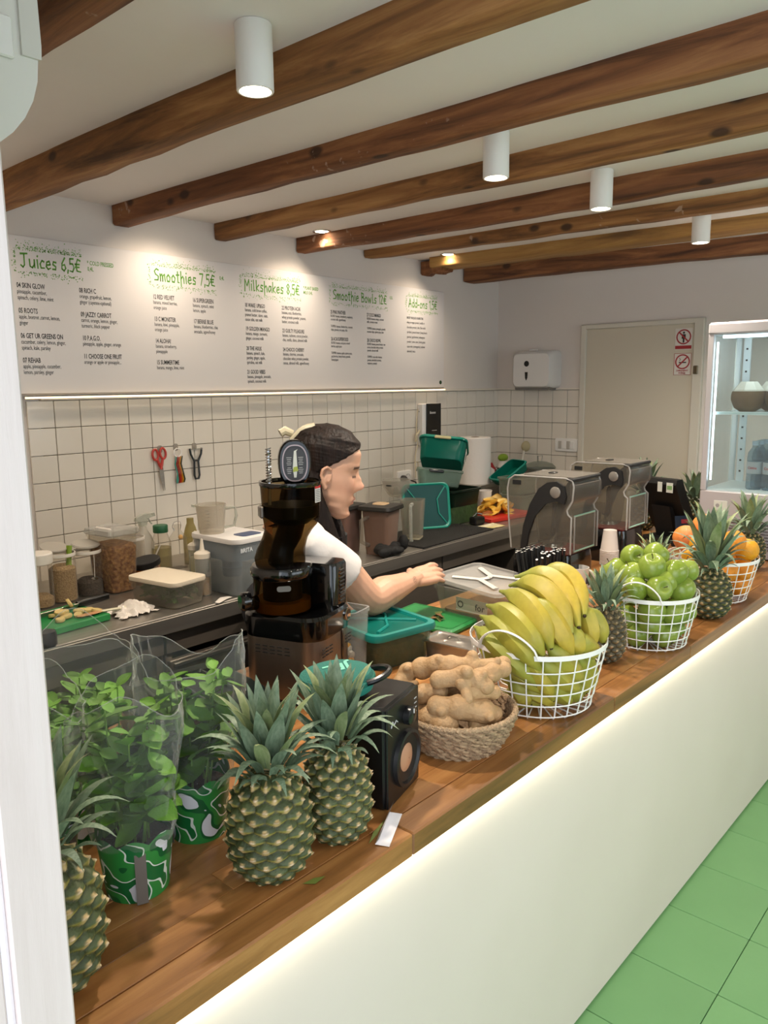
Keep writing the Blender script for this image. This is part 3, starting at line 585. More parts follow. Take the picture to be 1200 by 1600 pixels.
m_app = mat('apple_skin', '93b62c', .22, attr='Col', nz=(120, '94a656', .2)); m_astem = mat('apple_stem', '3b2a17', .8)
def apple_mesh(seed):
    q = random.Random(seed); pr = []
    for j in range(19):
        th = pi*j/18; r = .0375*(sin(th)**.86)*(1+.06*cos(th)); z = -.034*cos(th)
        if j > 15: z -= .0035*(j-15)**1.5
        if j < 3: z += .0022*(3-j)
        pr.append((max(r, .0004), z))
    me = MB().lathe(pr, 26).mesh('flesh', m_app, 60)
    paint(me, lambda co, no: lerp(srgb('6d8427'), srgb('8a9b42'), .5+.5*sin(co.x*60+seed)*cos(co.y*50+co.z*40) if abs(co.z) < .03 else .1)); return me
AM = [apple_mesh(k) for k in range(3)]; AST = MB().tube([(0, 0, 0), (.001, .001, .008), (.004, .002, .014)], [.0012, .001, .0016], 6).mesh('stem', m_astem)
AC_ = MB().lathe([(.0035, 0), (.004, -.0025), (.0008, -.001)], 8).mesh('calyx', m_astem)
AP = [(0.754,-1.908,1.079),(0.715,-1.98,1.069),(0.78,-1.965,1.09),(0.75,-2.029,1.053),(0.805,-2.04,1.051),(0.695,-1.931,1.043),(0.73,-1.867,1.037),(0.672,-1.951,1.009),(0.695,-2.012,1.016),(0.767,-2.044,1.005),(0.722,-2.011,1.030),(0.69,-1.994,0.950),(0.738,-2.035,0.945),(0.705,-1.915,0.911),(0.800,-2.040,0.93),(0.703,-1.950,0.873),(0.742,-2.015,0.873),(0.805,-2.010,0.873),(0.715,-1.984,0.905),(0.765,-1.837,1.014),(.79,-1.90,1.04),(.84,-1.95,1.03),(.85,-2.0,.99),(.80,-1.88,.95),(.85,-1.93,.92),(.76,-1.93,.98),(.78,-1.95,.90)]
AL = ['green apple on top of the heap with its stem hollow facing the room', 'large glossy apple at the top centre of the heap', 'green apple peeking out behind the top centre apple', 'pale green apple high on the heap towards the orange basket', 'shiny apple at the far end of the heap by the handle', 'apple behind the wire handle, upper row', 'yellowish apple at the back of the basket by the brown pineapple', 'apple showing its blossom end beside the handle', 'apple with a deep dimple facing out, just over the rim', 'big light green apple resting over the rim', 'apple wedged behind the big light green one', 'apple behind the top wires at the middle of the front', 'apple behind the upper wires below the big light green one', 'apple half way down behind the wires, towards the brown pineapple', 'apple half way down behind the wires, towards the dark pineapple', 'apple at the basket bottom beside the brown pineapple', 'apple at the bottom of the basket, middle of the front', 'apple at the basket bottom towards the dark pineapple', 'apple between the upper and lower rows behind the front wires', 'pale apple just visible behind the brown pineapple crown']
for k, p in enumerate(AP):
    q = random.Random(k+40); t = thing('green_apple', AL[k] if k < len(AL) else 'green apple lying inside the white wire basket', 'apple', p, 0, 'green apples in the basket', rot=(q.uniform(-.9, .9), q.uniform(-.7, .7), q.uniform(0, 6)))
    if k in (0, 8): t.rotation_euler = (1.25, 0, -.75)
    if k == 7: t.rotation_euler = (1.3, 0, .9)
    s = q.uniform(.95, 1.06); t.scale = (s, s, s)
    link(AM[k % 3], 'flesh', t); link(AST, 'stem', t, (0, 0, .026)); link(AC_, 'calyx', t, (0, 0, -.0285))
OM = [MB().ball((0, 0, 0), (.039, .039, .0375), 26, 18).mesh('peel', mat('orange_peel', 'e08a1c', .38, bump=(420, .35), nz=(9, 'e89c2e', .5))), MB().ball((0, 0, 0), (.046, .046, .043), 26, 18).mesh('peel', mat('grapefruit_peel', 'dd8a3e', .38, bump=(380, .3), nz=(7, 'e0714a', .6))), MB().ball((0, 0, 0), (.040, .040, .038), 26, 18).mesh('peel', mat('yellow_peel', 'e3a51f', .38, bump=(420, .35), nz=(9, 'd99018', .5)))]
ON = MB().lathe([(.004, .0), (.0035, .0015), (.001, .001)], 8).mesh('navel', mat('navel', '8a6a26', .8))
OP = [(1.329,-1.912,1.085,1),(1.275,-1.868,1.046,1),(1.268,-1.915,1.036,2),(1.260,-1.901,0.993,2),(1.410,-2.025,1.004,2),(1.392,-2.024,0.936,0),(1.392,-2.014,0.884,0),(1.29,-1.988,1.03,0),(1.334,-2.005,1.043,0),(1.298,-2.0,0.95,0),(1.27,-1.96,0.92,0),(1.40,-1.93,1.03,0),(1.43,-1.97,.96,0),(1.36,-1.86,1.0,0),(1.36,-1.93,.89,0)]
OL = ['large pinkish grapefruit on top of the orange heap', 'big orange grapefruit behind the pineapple crown', 'yellow citrus fruit in front of the large grapefruit', 'yellow citrus fruit inside the grey handle', 'yellow orange sticking out over the rim beside the tall crown', 'bright orange behind the upper wires beside the dark pineapple', 'bright orange at the basket bottom beside the dark pineapple']
for k, (x, y, z, m_) in enumerate(OP):
    t = thing('orange', OL[k] if k < len(OL) else 'bright orange lying inside the wire basket', 'orange', (x, y, z), 0, 'citrus fruit in the basket', rot=(k*.9, k*.5, k)); link(OM[m_], 'peel', t); link(ON, 'navel', t, (0, 0, (.0375, .043, .038)[m_]-.0008))

# ---------------------------------------------------------------- ginger in a wicker basket
t = thing('wicker_basket', 'round coiled wicker basket holding ginger on the bar', 'basket', (-.105, -1.912, BZ))
m_wick = mat('seagrass', 'a58a6c', .8, nz=(160, '6f573f', .7), bump=(300, .6)); m_wick2 = mat('seagrass_rim', 'b89c7b', .8, nz=(140, '84694c', .6), bump=(300, .6))
q = random.Random(4)
for k in range(9):
    u = k/8; r = .085+(.118-.085)*u**.8; z = .006+.066*u; pts = []; ph = q.uniform(0, 6)
    for i in range(150): a = tau*i/150; pts.append(((r+.0022*sin(a*26+ph+k*pi))*cos(a), (r+.0022*sin(a*26+ph+k*pi))*sin(a), z+.0022*cos(a*26+ph+k*pi)+.001*sin(a*5+ph)))
    MB().tube(pts, .0056, 6, closed=True).build('coil', m_wick, t)
    b = MB(); pts = [((r+.003-.0026*sin(tau*i/150*26+ph+k*pi))*cos(tau*i/150), (r+.003-.0026*sin(tau*i/150*26+ph+k*pi))*sin(tau*i/150), z-.003-.0022*cos(tau*i/150*26+ph+k*pi)) for i in range(150)]
    MB().tube(pts, .0036, 5, closed=True).build('strand', m_wick2, t)
MB().lathe([(.001, .004), (.088, .004), (.088, .010), (.001, .010)], 40).build('bottom', m_wick, t)
pts = [((.119+.0035*cos(i*pi*.5))*cos(tau*i/260), (.119+.0035*cos(i*pi*.5))*sin(tau*i/260), .0775+.0035*sin(i*pi*.5)) for i in range(260)]
MB().tube(pts, .0042, 5, closed=True).build('rim_wrap', m_wick2, t)
MB().tube([(.119*cos(tau*i/60), .119*sin(tau*i/60), .0775) for i in range(60)], .0055, 8, closed=True).build('rim', m_wick2, t)
m_gin = mat('ginger_skin', 'b7946a', .62, nz=(60, '9b7750', .5), bump=(140, .35), vary=.06)
GIN = [([(-.131,-1.839,.985,.026),(-.125,-1.875,1.0,.024),(-.12,-1.905,1.002,.026),(-.085,-1.935,.996,.025),(-.045,-1.956,.99,.022),(-.015,-1.965,.992,.018)], 'long knobbly ginger root lying across the top of the basket'),
 ([(-.160,-1.905,.985,.021),(-.128,-1.945,.992,.026),(-.112,-1.969,.984,.023),(-.108,-1.985,.975,.018)], 'fat ginger knob with a round cut end in the middle of the heap'),
 ([(-.137,-1.950,.985,.020),(-.147,-1.966,.965,.014),(-.150,-1.970,.958,.012)], 'small ginger bud pointing down below the fat knob'),
 ([(-.149,-1.815,.975,.024),(-.172,-1.815,.957,.022),(-.165,-1.835,.945,.020),(-.150,-1.80,.950,.020)], 'ginger piece behind the loudspeaker corner'),
 ([(-.178,-1.915,.938,.024),(-.158,-1.955,.940,.028),(-.120,-1.985,.926,.029),(-.098,-1.995,.915,.022)], 'smooth pale ginger root along the front rim of the basket'),
 ([(-.17,-1.854,.905,.026),(-.180,-1.90,.910,.030),(-.178,-1.935,.905,.030)], 'large rounded ginger root low beside the loudspeaker'),
 ([(-.16,-1.829,.930,.022),(-.165,-1.872,.948,.024),(-.15,-1.90,.955,.020)], 'ginger root half hidden under the long one'),
 ([(-.095,-1.955,.985,.021),(-.060,-1.966,.985,.024),(-.030,-1.975,.986,.019)], 'ginger lobes pointing towards the bananas'),
 ([(-.130,-1.965,.965,.019),(-.105,-1.975,.962,.019),(-.082,-1.984,.955,.018)], 'thumb shaped ginger stub under the lobes'),
 ([(-.125,-1.98,.900,.024),(-.095,-1.985,.892,.022),(-.07,-1.96,.90,.022),(-.05,-1.93,.90,.024)], 'dark ginger piece at the bottom of the basket'),
 ([(-.06,-1.87,.90,.028),(-.07,-1.90,.93,.030),(-.09,-1.88,.95,.028)], 'ginger root at the back of the wicker basket')]
for k, (pp, lab) in enumerate(GIN):
    q = random.Random(k); b = MB(); o = V(pp[0][:3])
    for i, (x, y, z, r) in enumerate(pp):
        c = V((x, y, z))-o; b.ball(c, (r, r*q.uniform(.85, 1), r*.92), 14, 10)
        if i: a = V(pp[i-1][:3])-o; b.tube([a, (a+c)/2, c], [pp[i-1][3]*.9, min(r, pp[i-1][3])*.84, r*.9], 12)
        if q.random() < .75 and r > .018:
            d = V((q.uniform(-1, .2), q.uniform(-1, .1), q.uniform(-.2, 1))).normalized(); b.ball(c+d*r*.95, r*q.uniform(.35, .55), 10, 8)
    me = fused(b, .0028, 5, 'ginger_root'); me.materials.append(m_gin)
    tag(link(me, 'ginger_root', loc=o), lab, 'ginger', 'ginger roots in the wicker basket')

# ---------------------------------------------------------------- mint pots in clear sleeves
def contour(name):
    m, nt, b = newmat(name); N, L = nt.nodes.new, nt.links.new
    tc = N('ShaderNodeTexCoord'); n = N('ShaderNodeTexNoise'); n.inputs['Scale'].default_value = 25; n.inputs['Detail'].default_value = .4; n.inputs['Distortion'].default_value = .5; L(tc.outputs['Object'], n.inputs[0])
    cr = N('ShaderNodeValToRGB'); cr.color_ramp.interpolation = 'CONSTANT'; e = cr.color_ramp.elements
    e[0].position = 0; e[0].color = (*srgb('d8d9df'), 1); e[1].position = .31; e[1].color = (*srgb('0c6a35'), 1)
    for p, c in ((.44, 'dfe6dc'), (.465, '2c8a3d'), (.60, '0b5f30'), (.655, 'e2e3e8')): x = e.new(p); x.color = (*srgb(c), 1)
    L(n.outputs[0], cr.inputs[0]); L(cr.outputs[0], b.inputs['Base Color']); b.inputs['Roughness'].default_value = .35; return m
m_slv = contour('sleeve_print'); m_mint = mat('mint_leaf', '669530', .5, nz=(30, '4a7824', .7), bump=(120, .3), vary=.3); m_mstem = mat('mint_stem', '6f9440', .6); m_soil = mat('soil', '2b1d14', .95, bump=(200, .6))
m_film = clear('cellophane', 'f6f8f5', .03, 'ffffff', .10, 1.30, bump=(18, .9)); m_filme = clear('cellophane_edge', 'eef0ee', .18, 'e6e8e6', .1); m_tape = mat('grey_tape', '6d6660', .45)
def mint_leaf(seed, L_=1):
    q = random.Random(seed); n = 8; vs = []
    for i in range(n+1):
        t = i/n; ww = .34*sin(pi*min(1, t*.93+.05))**.8*(1 if i % 2 else .93); z = .10*sin(t*2.6+seed)
        vs += [(-ww, t, z+.10*ww), (-ww*.5, t, z-.02), (0, t, z-.05), (ww*.5, t, z-.02), (ww, t, z+.12*ww)]
    return MB().add(vs, [(i*5+k, i*5+k+1, i*5+k+6, i*5+k+5) for i in range(n) for k in range(4)]).mesh('leaf', m_mint, 60)
ML = [mint_leaf(k) for k in (1, 2, 3.2)]
def mint(loc, label, seed, rz, hb=.235, nst=9, hp=.10, rt=.060, rb=.046, spread=.055, tall=1.0, lean=(0, 0)):
    q = random.Random(seed); t = thing('mint_pot', label, 'plant', loc, rz, 'potted mint in clear sleeves', rot=(lean[0], lean[1], rz))
    n = 48; rg = []
    for k in range(7):
        u = k/6; rg.append([((rb+(rt-rb)*u)*cos(tau*i/n), (rb+(rt-rb)*u)*sin(tau*i/n), hp*u*(1 if k < 6 else 1)+(.010*abs(sin(tau*i/n*4)) if k == 6 else 0)) for i in range(n)])
    b = MB().loft(rg, (1, 0)); b.build('paper_sleeve', m_slv, t)
    MB().lathe([(.001, hp*.82), (rt*.9, hp*.82)], 24, cap=(0, 0)).build('soil', m_soil, t)
    MB().box((-(rb+.0075)*.999, 0, hp*.45), (.0015, .016, hp*.85), T=M.Rotation(.55, 4, 'Z')).build('tape', m_tape, t)
    rg = []
    for k in range(9):
        u = k/8; r = rt*.97+.037*u**.8+.004*sin(u*9+seed); jt = [q.uniform(-.004, .004)*min(1, k*.6) for i in range(n)]
        rg.append([((r+jt[i])*(1+.05*sin(3*tau*i/n+seed+u*2)+.03*sin(7*tau*i/n+u*5))*cos(tau*i/n), (r+jt[i])*(1+.05*sin(3*tau*i/n+seed+u*2))*sin(tau*i/n)*(1-.12*u), hp*.93+hb*u*(1+.13*u*sin(2*tau*i/n+seed)+.035*u*sin(5*tau*i/n+seed*2))) for i in range(n)])
    MB().loft(rg, (0, 0)).build('clear_bag', m_film, t, ang=12)
    MB().tube(rg[-1], .0007, 4, closed=True).build('bag_edge', m_filme, t)
    k = 0
    for s in range(nst):
        a = tau*s/nst+q.uniform(-.4, .4); r1 = spread*q.uniform(.35, 1.1); hh = hb*tall*q.uniform(.55, .98); p0 = V((.02*cos(a), .02*sin(a), hp*.8)); p2 = V((r1*cos(a), r1*sin(a), hp+hh)); p1 = (p0+p2)/2+V((q.uniform(-.012, .012), q.uniform(-.012, .012), .01))
        pts = [p0*(1-u)**2+p1*2*u*(1-u)+p2*u*u for u in [i/8 for i in range(9)]]
        MB().tube(pts, [.0019-.0001*i for i in range(9)], 5).build('stem', m_mstem, t)
        for i in range(2, 9):
            for sd in (0, 1):
                az = a+i*1.57+pi*sd+q.uniform(-.4, .4); L_ = (.064-.0032*i)*q.uniform(.75, 1.2) if i < 8 else .028
                o = link(ML[k % 3], 'leaf', t); k += 1
                o.matrix_local = M.Translation(pts[i]) @ M.Rotation(az, 4, 'Z') @ M.Rotation(q.uniform(-.6, .75), 4, 'X') @ M.Rotation(q.uniform(-.5, .5), 4, 'Y') @ M.Diagonal((L_, L_, L_, 1))
    return t
mint((-.800, -1.825, BZ), 'mint plant in a green and white patterned pot, in front of the other mint', 1, .6, .215, 12, .092, .056, .046)
mint((-.652, -1.772, BZ), 'mint in a patterned pot with grey tape down its front, beside the golden pineapple', 2, -.6, .225, 10, .10, .055, .046, tall=.85)
mint((-.898, -1.725, BZ), 'mint pot behind the pineapple at the jamb, only its sleeve side showing', 3, 1.6, .205, 8, .10, .055, .046)
mint((-.772, -1.632, BZ), 'mint pot at the back of the group with a tall wrinkled clear bag', 4, 2.4, .235, 8, .10, .055, .046, tall=.7)
# ---------------------------------------------------------------- slow juicer
t = thing('slow_juicer', 'tall black and steel slow juicer with a smoky hopper on the bar', 'juicer', (-.128, -1.450, BZ)); t.scale = (.90, .90, .93)
T18 = M.Rotation(R(18), 4, 'Z'); m_amb = clear('smoked_plastic', 'a08d6c', .05, '15110a', .08, 1.35); m_gloss = mat('gloss_black', '070708', .12, coat=.4); m_jst = mat('juicer_steel', '8a7f76', .34, .9, nz=(30, '7c7168', .5), stretch=(1, 1, .03))
MB().loft([rr(.212, .235, .055, z, 9) for z in (.012, .175)], T=T18).build('motor_base', m_jst, t)
MB().loft([rr(.200, .222, .055, z, 9) for z in (0, .012)], T=T18).build('foot_ring', m_blackm, t)
MB().loft([rr(a, b, .056, z, 9) for a, b, z in ((.214, .237, .170), (.218, .240, .182), (.218, .240, .222), (.206, .228, .230), (.196, .216, .226))], T=T18).build('black_collar', m_gloss, t)
for sx, sy, x0_, n_ in ((0, -.1182, -.075, 3), (0, -.1182, .055, 2)):
    for r_ in range(3):
        for k in range(n_): MB().box((x0_+.02*k, sy, .148-.009*r_), (.014, .003, .0022), T=T18).build('vent_slot', m_blackm, t)
for r_ in range(3):
    for k in range(5): MB().box((-.1065, .06-.022*k, .150-.009*r_), (.003, .015, .0022), T=T18).build('vent_slot', m_blackm, t)
MB().box((.030, -.1175, .09), (.009, .004, .165), T=T18).build('black_seam', m_gloss, t)
# tower with vents and a round badge
tw_ = MB().loft([rr(.088, .150, .022, z, 7, .060, -.030) for z in (.215, .335)]+[rr(.080, .142, .02, .343, 7, .060, -.030)], T=T18).build('tower', m_gloss, t)
for k in range(9): MB().box((.060, -.106, .322-.010*k), (.028, .004, .0045), T=T18, ch=.001).build('tower_vent', m_blackm, tw_)
Tb = T18 @ M.Translation((.058, -.1195, .205)) @ M.Rotation(pi/2, 4, 'X')
MB().lathe([(.0175, 0), (.0175, .004), (.014, .005)], 24, T=Tb).build('badge_ring', m_chrome, tw_)
MB().lathe([(.0135, .0052), (.001, .0058)], 24, T=Tb, cap=(0, 1)).build('badge', mat('badge_dark', '1d1d1f', .25), tw_)
MB().prism([(-.010, -.004), (.008, -.008), (.010, 0), (0, .002), (-.008, .001)], .0056, .0066, T=Tb).build('badge_logo', m_chrome, tw_)
# drum
DX, DY = -.040, .012
Td = M.Translation((DX, DY, 0))
MB().lathe([(.074, .225), (.076, .235), (.076, .325)], 40, T=Td, cap=(0, 0)).build('juice_drum', m_amb, t)
MB().lathe([(.040, .228), (.052, .24), (.052, .318), (.03, .322)], 28, T=Td).build('strainer', mat('strainer', '35260f', .5), t)
MB().lathe([(.066, .229), (.0745, .232), (.0745, .258), (.066, .259)], 32, T=Td).build('leftover_juice', mat('orange_juice', 'a8741f', .4), t)
MB().lathe([(.079, .318), (.083, .324), (.083, .340), (.078, .348), (.06, .352)], 40, T=Td).build('drum_lid', m_gloss, t)
MB().loft([rr(.036, .014, .0065, z, 5) for z in (-.001, .002)], T=Td @ M.Rotation(R(232), 4, 'Z') @ M.Translation((.0765, 0, .300)) @ M.Rotation(pi/2, 4, 'Y') @ M.Rotation(pi/2, 4, 'Z')).build('drum_badge', mat('badge_grey', '9a9894', .3, .6), t)
sp = Td @ M.Rotation(R(160), 4, 'Z')
MB().tube([(.070, 0, .255), (.096, 0, .255), (.104, 0, .250)], [.018, .018, .015], 16, T=sp).build('spout', m_amb, t)
MB().lathe([(.022, 0), (.024, .004), (.024, .022), (.018, .028)], 20, T=sp @ M.Translation((.090, 0, .262)) @ M.Rotation(pi/2, 4, 'Y')).build('spout_cap', m_gloss, t)
# chute and hopper: narrow leaning neck opening into a wide cup
HX = V((.66, -.75, 0)); rg = []
for z, sh, rx in ((.345, -.012, .066), (.365, -.013, .067), (.39, -.008, .063), (.415, .002, .060), (.435, .012, .063), (.450, .018, .070), (.468, .020, .0745), (.52, .020, .077), (.556, .020, .079)):
    c = V((DX, DY, z))+HX*sh+V((.012, 0, 0)); rg.append([(c.x+rx*cos(tau*i/40), c.y+rx*sin(tau*i/40), z) for i in range(40)])
MB().loft(rg, (1, 0)).build('hopper', m_amb, t)
hc = V((DX+.012, DY, 0))+HX*.020
MB().lathe([(.0795, .548), (.0815, .552), (.0815, .560), (.075, .560), (.075, .552)], 40, T=M.Translation(hc), cap=(0, 0)).build('hopper_rim', m_gloss, t)
MB().lathe([(.045, .452), (.070, .470), (.0725, .500), (.070, .500), (.05, .465)], 32, T=M.Translation(hc), cap=(0, 0)).build('chute_floor', mat('chute_dark', '0d0b08', .3), t)
MB().tube([tuple(V((DX+.012, DY, 0))+HX*a+V((0, 0, z))) for a, z in ((-.012, .348), (-.004, .39), (.014, .425), (.02, .455))], [.034, .030, .034, .036], 20).build('inner_chute', MATS['chute_dark'], t)
MB().box((0, 0, 0), (.034, .012, .032), T=M.Translation(hc+V((-.068, .040, .485))) @ M.Rotation(R(60), 4, 'Z'), ch=.004).build('catch', mat('catch_grey', '6b6660', .3, .5), t)
MB().box((0, 0, 0), (.030, .0012, .040), T=M.Translation(hc+V((.028, -.073, .528))) @ M.Rotation(R(20), 4, 'Z')).build('warning_label', mat('label_white', 'd8d6d2', .5), t)
MB().box((0, 0, 0), (.030, .0014, .006), T=M.Translation(hc+V((.028, -.0735, .546))) @ M.Rotation(R(20), 4, 'Z')).build('label_red_band', mat('label_red', 'c22a2a', .5), t)
for k in range(7): MB().box((0, 0, 0), (.024, .0015, .0012), T=M.Translation(hc+V((.028, -.0737, .539-.0045*k))) @ M.Rotation(R(20), 4, 'Z')).build('label_print', m_ink, t)
# flap that stands up at the hopper mouth, with an oval sticker
Tf = M.Translation(hc+V((.0, -.018, .606))) @ M.Rotation(R(-35), 4, 'Z') @ M.Rotation(pi/2, 4, 'X')
ov = lambda a, b, n=36: [(a*abs(cos(tau*i/n))**.8*(1 if cos(tau*i/n) > 0 else -1), b*abs(sin(tau*i/n))**.85*(1 if sin(tau*i/n) > 0 else -1)) for i in range(n)]
MB().loft([[(x, y, z) for x, y in ov(a, b)] for a, b, z in ((.038, .054, -.014), (.042, .058, -.010), (.042, .058, .008), (.038, .054, .013))], T=Tf).build('feed_flap', m_gloss, t)
MB().loft([[(x, y, z) for x, y in ov(a, b)] for a, b, z in ((.033, .046, .0135), (.033, .046, .0155), (.030, .043, .0155), (.030, .043, .0135))], (0, 0), T=Tf).build('flap_ring', mat('ring_rose', '9a8a8a', .3, .7), t)
MB().prism(ov(.030, .043), .0132, .0142, T=Tf).build('flap_sticker', mat('sticker_dark', '2c2c2f', .4), t)
for sx in (-1, 1):
    for k in range(9): MB().box((sx*.015, .014-.0045*k-(.003 if k > 4 else 0), .0144), (.013-.002*(k % 3), .0014, .0006), T=Tf).build('sticker_print', mat('print_grey', '9c9c9c', .6), t)
MB().prism([(-.003, -.036), (.003, -.036), (.006, -.012), (.004, .03), (.008, .034), (-.002, .03), (-.006, -.012)], .0142, .0148, T=Tf).build('sticker_glass', mat('print_pale', 'b9bcb4', .4), t)
MB().prism([(-.006, -.022), (.008, -.020), (.006, -.008), (-.004, -.010)], .0146, .0150, T=Tf).build('sticker_lime', mat('lime', '8f9a3a', .5), t)
pts = [tuple(hc+V((-.046+.0065*cos(tau*i/10), .030+.0065*sin(tau*i/10), .545+.00066*i))) for i in range(150)]
s_ = thing('spiral_rod', 'shiny metal spring rod standing up behind the juicer hopper', 'spring', (0, 0, 0)); off = V((-.128, -1.450, BZ)); SC = M.Diagonal((.9, .9, .93, 1)); b0 = SC @ (hc+V((-.046, .030, .50)))+off; s_.location = b0
MB().tube([SC @ V(p)+off-b0 for p in pts], .0016, 5).build('spring', m_chrome, s_); MB().tube([(0, 0, 0), (0, 0, .13)], .0040, 8).build('rod', m_steel, s_)

# ---------------------------------------------------------------- loudspeaker, round speaker, folded paper
t = thing('loudspeaker', 'black box loudspeaker with volume knob facing the customers', 'speaker', (-.361, -1.895, BZ), R(15))
MB().box((0, .004, .095), (.137, .142, .19), ch=.004).build('cabinet', mat('speaker_black', '0c0c0d', .35), t)
MB().box((0, -.0695, .095), (.133, .006, .186), ch=.002).build('front_baffle', mat('baffle', '131314', .3), t)
Tk = lambda x, z, y=-.073: M.Translation((x, y, z)) @ M.Rotation(pi/2, 4, 'X')
MB().lathe([(.053, -.001), (.052, .007), (.046, .008), (.043, .003), (.034, .0012), (.017, .0008)], 36, T=Tk(.008, .070), cap=(0, 0)).build('woofer', mat('cone', '19191a', .4), t)
MB().lathe([(.026, .0009), (.018, .0045), (.010, .006), (.001, .0065)], 24, T=Tk(.008, .070), cap=(0, 0)).build('dust_cap', mat('copper_cone', 'b98a6c', .35), t)
kn = MB().lathe([(.017, 0), (.017, .012), (.013, .014), (.001, .0145)], 28, T=Tk(.012, .150)).build('volume_knob', mat('knob', '1a1a1b', .25), t)
MB().box((.012, -.088, .160), (.002, .001, .008)).build('knob_mark', m_white, kn)
for k in range(4): MB().box((.050, -.0733, .168-.009*k), (.010, .0008, .0018)).build('dial_print', mat('print_white', 'c9c9c9', .5), t)
MB().tube([(-.052, -.0733, .150), (-.046, -.0733, .160), (-.040, -.0733, .152), (-.032, -.0733, .157), (-.026, -.0733, .152)], .0009, 5).build('badge_mark', MATS['print_white'], t)
t = thing('portable_speaker', 'teal oval portable speaker with pale raised letters lying on the black loudspeaker', 'speaker', (-.408, -1.862, BZ+.2135), R(28), rot=(R(6), R(-5), R(-52))); t.scale = (1.06,)*3
m_tl = mat('teal_fabric', '2b7d70', .7, bump=(600, .6)); m_tl2 = mat('teal_rubber', '2f8a78', .5)
el = lambda k, z, n=36: [(.066*k*cos(tau*i/n), .050*k*sin(tau*i/n), z) for i in range(n)]
MB().loft([el(.78, -.020), el(.93, -.016), el(1, -.006), el(1, .0)]).build('lower_shell', m_tl2, t)
MB().loft([el(1.01, -.002), el(1.03, 0), el(1.03, .005), el(1.0, .007)]).build('band', mat('teal_band', '277263', .4), t)
MB().loft([el(.99, .006), el(.93, .015), el(.75, .0205), el(.4, .0225), el(.02, .0228)]).build('grille', m_tl, t)
text('JBL', .034, mat('logo_mint', '7fd0b8', .5), t, (.020, .020, .0232), (0, 0, R(200)), 'logo', 1.0, .0012)
pts = [(.056+.036*sin(pi*i/14), .026*cos(pi*i/14)+.0, .004+.008*sin(pi*i/14)) for i in range(15)]
MB().tube(pts, .0055, 8).build('carry_loop', m_black, t)
t = thing('folded_paper', 'small folded strip of white paper on the bar edge by the loudspeaker', 'paper', (-.445, -2.018, BZ), R(28))
MB().add([(-.05, -.012, .001), (.05, -.012, .001), (.05, .012, .002), (-.05, .012, .002)], [(0, 1, 2, 3)]).add([(-.05, .012, .002), (.05, .012, .002), (.058, .004, .020), (-.046, .006, .010)], [(0, 1, 2, 3)]).build('sheet', mat('paper_white', 'e8e6ea', .6), t)
tag(MB().add([(0, 0, .0012), (.03, .004, .004), (.075, .001, .002), (.03, -.003, .001)], [(0, 1, 2, 3)]).build('leaf_scrap', mat('scrap', '6d7a34', .6), loc=(-.500, -2.022, BZ+.0005), rot=(0, 0, .35)), 'thin green leaf scrap lying beside the pineapple at the loudspeaker', 'leaf')
tag(MB().add([(0, 0, .0012), (.02, .006, .002), (.036, .0, .005), (.018, -.007, .001)], [(0, 1, 2, 3)]).build('leaf_scrap', MATS['scrap'], loc=(-.640, -2.015, BZ+.0005), rot=(0, 0, -.5)), 'short green leaf scrap at the foot of the pineapple by the mint', 'leaf')

# ---------------------------------------------------------------- crate, pulp bin, tubs on the bar
m_dkg = mat('dark_green_plastic', '0d2524', .2); m_tealc = clear('teal_plastic', '1f8c80', .30, '12867a', .25); m_teals = mat('teal_lid', '0f7f77', .3)
t = thing('plastic_crate', 'dark green plastic crate with a clear ribbed lid behind the mint', 'crate', (-.445, -1.445, BZ), R(-6))
tub(.22, .20, .255, .235, .085, .025, .003, .012).build('tub', m_dkg, t)
MB().loft([rr(.262, .242, .03, .086), rr(.266, .246, .03, .090), rr(.262, .242, .03, .098), rr(.20, .18, .03, .099), rr(.19, .17, .03, .093)]).build('lid', clear('smoke_lid', '5d6a66', .22, '2a3533', .2), t)
for k in (-1, 1): MB().box((k*.131, 0, .088), (.012, .09, .020), ch=.003).build('clip', m_dkg, t)
for k in range(3): MB().tube([(-.08+.08*k, -.08, .0955), (-.06+.07*k, .08, .0955)], .004, 6).build('lid_rib', m_dkg, t)
m_food = mat('pickled_greens', '55591a', .5, nz=(38, '9a6a1e', .9), bump=(40, .8)); 
t = thing('pulp_bin', 'clear juice pulp bin with orange scraps beside the juicer', 'bin', (.035, -1.452, BZ), R(12)); t.scale = (.82, .86, .97)
tub(.088, .105, .100, .118, .178, .018, .002, .006).build('bin', m_glass, t)
for k in range(14):
    q = random.Random(k); o = MB().ball((0, 0, 0), (.018, .014, .010), 8, 6).build('pulp_scrap', mat('pulp_%s' % 'ow'[k % 2], ('c9852a', 'c9bfb4')[k % 2], .6, nz=(50, ('e0b048', 'a89c90')[k % 2], .8)), t); o.location = (q.uniform(-.022, .022), q.uniform(-.03, .03), .014+.0065*k*.8); o.rotation_euler = (q.uniform(0, 3), q.uniform(0, 3), 0)
t = thing('teal_tub', 'clear food tub with a teal rimmed lid next to the pulp bin', 'tub', (.172, -1.49, BZ+.001), R(-10))
t.location = (.185, -1.437, BZ)
tub(.185, .205, .205, .225, .092, .025, .002, .006).build('tub', clear('tub_clear', 'cfd6c6', .10, 'aab09a', .2), t)
MB().loft([rr(.176, .196, .022, z) for z in (.004, .060)]).build('contents', m_food, t)
MB().loft([rr(.222, .242, .028, .084), rr(.226, .246, .03, .092), rr(.222, .242, .03, .102), rr(.196, .216, .03, .102), rr(.190, .210, .028, .096)], (0, 0)).build('lid_rim', m_teals, t)
MB().box((0, 0, .0955), (.19, .21, .002)).build('lid_panel', m_tealc, t)
